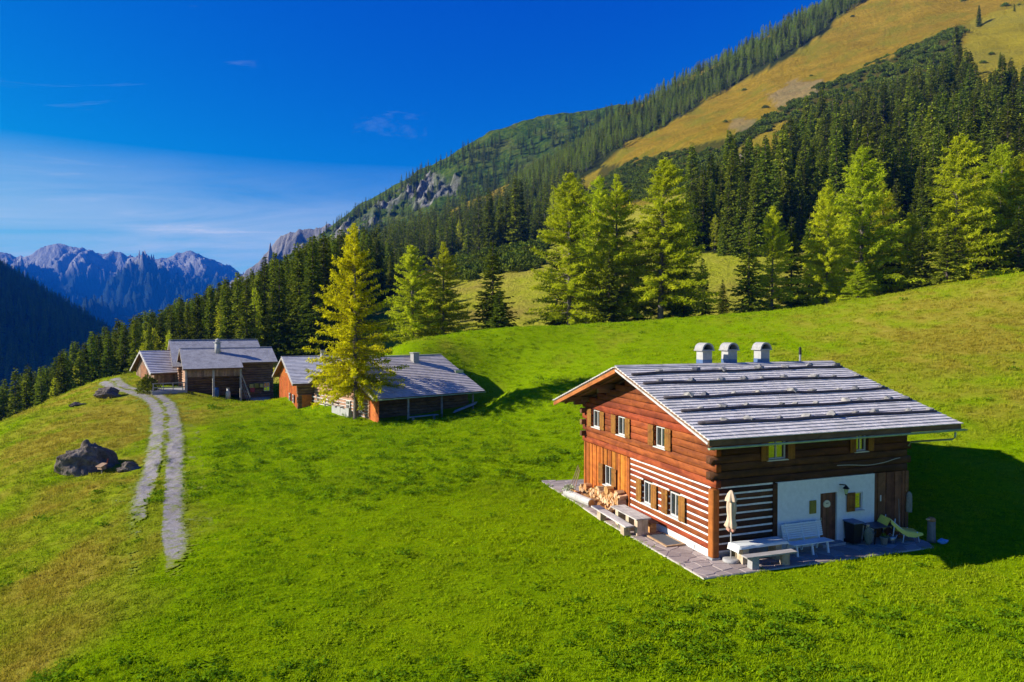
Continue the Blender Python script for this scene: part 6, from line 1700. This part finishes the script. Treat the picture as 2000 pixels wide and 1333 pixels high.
def sow(y0, y1, dens, smin, smax):
    n = int((y1 - y0) * 1.72 * (y0 + y1) / 2 * dens)
    y = np.sqrt(RNG.uniform(y0 * y0, y1 * y1, n)); x = RNG.uniform(-.86, .86, n) * y
    return np.c_[x, y, RNG.uniform(smin, smax, n)]
G = np.concatenate([sow(13.5, 26, 34, .75, 1.25), sow(26, 40, 17, .95, 1.5), sow(40, 62, 7.5, 1.2, 1.9), sow(62, 96, 3.2, 1.4, 2.3)])
ed = np.nonzero((np.abs(thin - .5) < .22).ravel() & (np.random.default_rng(4).uniform(size=thin.size) < .22))[0]
G = np.concatenate([G, np.c_[Vr[ed, 0] + RNG.normal(0, .12, len(ed)), Vr[ed, 1] + RNG.normal(0, .12, len(ed)), RNG.uniform(.6, 1.15, len(ed))]])
a_, b_ = (G[:, 0] - HO[0]) * HB[0] + (G[:, 1] - HO[1]) * HB[1], (G[:, 0] - HO[0]) * HA[0] + (G[:, 1] - HO[1]) * HA[1]
inP = poly_in(a_, b_, [(-1.46, -1.48), (9.3, -1.68), (9.6, -1.2), (9.9, -.3), (9.9, 11.5), (2.1, 11.5), (2.0, 13.6), (.8, 14.6), (-1.2, 14.5), (-1.38, 9.0), (-1.5, 7.0)])
from mathutils import kdtree
kd = kdtree.KDTree(len(used))
for i, ix_ in enumerate(used): kd.insert(Vector((Vr[ix_][0], Vr[ix_][1], 0)), i)
kd.balance()
onroad = np.array([(abs(x_ + 25) < 45) and kd.find(Vector((x_, y_, 0)))[2] < .045 + .05 * ((x_ * 7.13 + y_ * 3.7) % 1) for x_, y_ in G[:, :2]])
def in_b(bx, th, x0, x1, y0, y1):
    c, s = math.cos(th), math.sin(th); dx_, dy_ = G[:, 0] - bx[0], G[:, 1] - bx[1]; lx_, ly_ = dx_ * c + dy_ * s, -dx_ * s + dy_ * c
    return (lx_ > x0) & (lx_ < x1) & (ly_ > y0) & (ly_ < y1)
inB = in_b(E0, TH, .4, 11.5, .5, 13.5) | in_b(E2, TH2, .5, 8.1, .7, 12) | in_b(E3, TH3, .3, 10.3, .4, 9.6) | in_b(E5, TH5, .4, 5.1, .5, 9.3)
onroad[-len(ed):] &= RNG.uniform(size=len(ed)) < .5
G = G[~inP & ~onroad & ~inB]
gz_ = ground_z(G[:, 0], G[:, 1]) + .022 * fbm(G[:, 0] * 1.3, G[:, 1] * 1.3, 3)
dry_ = dryness(G[:, 0], G[:, 1]); lush_ = np.clip(.5 + .28 * fbm(G[:, 0] * .5, G[:, 1] * .5, 3) + .35 * fbm(G[:, 0] * .07, G[:, 1] * .07, 2) + .012 * (G[:, 0] - 2) + RNG.normal(0, .10, len(G)), 0, 1)
u_, v_ = project(np.c_[G[:, :2], gz_])
tall = np.clip(.12 + .8 * dry_ + .55 * sstep(1150, 1300, v_) * sstep(900, 1500, u_) + .5 * (vnoise(G[:, 0] * .4, G[:, 1] * .4) > .45), 0, .85)
rk_ = RNG.uniform(size=len(G)); ix_g = np.where(rk_ < tall * .6, RNG.integers(3, 5, len(G)), np.where(rk_ > .90, RNG.integers(5, 7, len(G)), RNG.integers(0, 3, len(G))))
wn_ = fbm(G[:, 0] * .28 + 7, G[:, 1] * .28, 3)
rough_z = sstep(33, 36, G[:, 1] + .8 * wn_) * (1 - sstep(60, 72, G[:, 1])) * sstep(-25, -20, G[:, 0]) * (1 - sstep(3, 9, G[:, 0])) + sstep(1150, 1230, v_) * sstep(950, 1350, u_) + sstep(1270, 1320, v_) * .8
rough_z = np.clip(rough_z, 0, 1)
lush_ = np.clip(lush_ - .28 * rough_z, 0, 1)
ix_g = np.where((RNG.uniform(size=len(G)) < .45 * rough_z), RNG.integers(3, 5, len(G)), ix_g)
pw_ = rough_z * np.clip(.05 + .12 * wn_, 0, .14) + .003
pw_ += .25 * gauss(G[:, 0], G[:, 1], *ong(405, 800)[:2], 2.2, 1.6) + .15 * gauss(G[:, 0], G[:, 1], *ong(205, 1025)[:2], .8, .6)
isw = (RNG.uniform(size=len(G)) < pw_ * (G[:, 1] < 85)) & (dry_ < .6)
ix_g = np.where(isw, RNG.integers(7, 9, len(G)), ix_g)
sc_g = G[:, 2] * np.where(ix_g >= 5, 1.1, 1.0)
scatter('meadow_grass', TUFTS, np.c_[G[:, :2], gz_ - .01], sc_g, RNG.uniform(0, 6.28, len(G)), ix_g, 'short meadow grass and clover', 'grass', extra={'dry': dry_, 'lush': lush_})
print('grass', len(G))

# ------------------------------------------------------------------ air
hz_m, hz_t = mat('mountain_air'); vo = hz_t.nodes.new('ShaderNodeOutputMaterial'); pv = hz_t.nodes.new('ShaderNodeVolumePrincipled')
pv.inputs['Color'].default_value = (.012, .22, 1.0, 1); pv.inputs['Density'].default_value = .000085; pv.inputs['Anisotropy'].default_value = 0.0
hz_t.links.new(pv.outputs[0], vo.inputs['Volume'])
hb = MB().box(-7000, 7000, -1000, 7300, -340, 735).build('haze', hz_m, kind='stuff'); tag(hb, 'thin blue mountain air', 'haze')
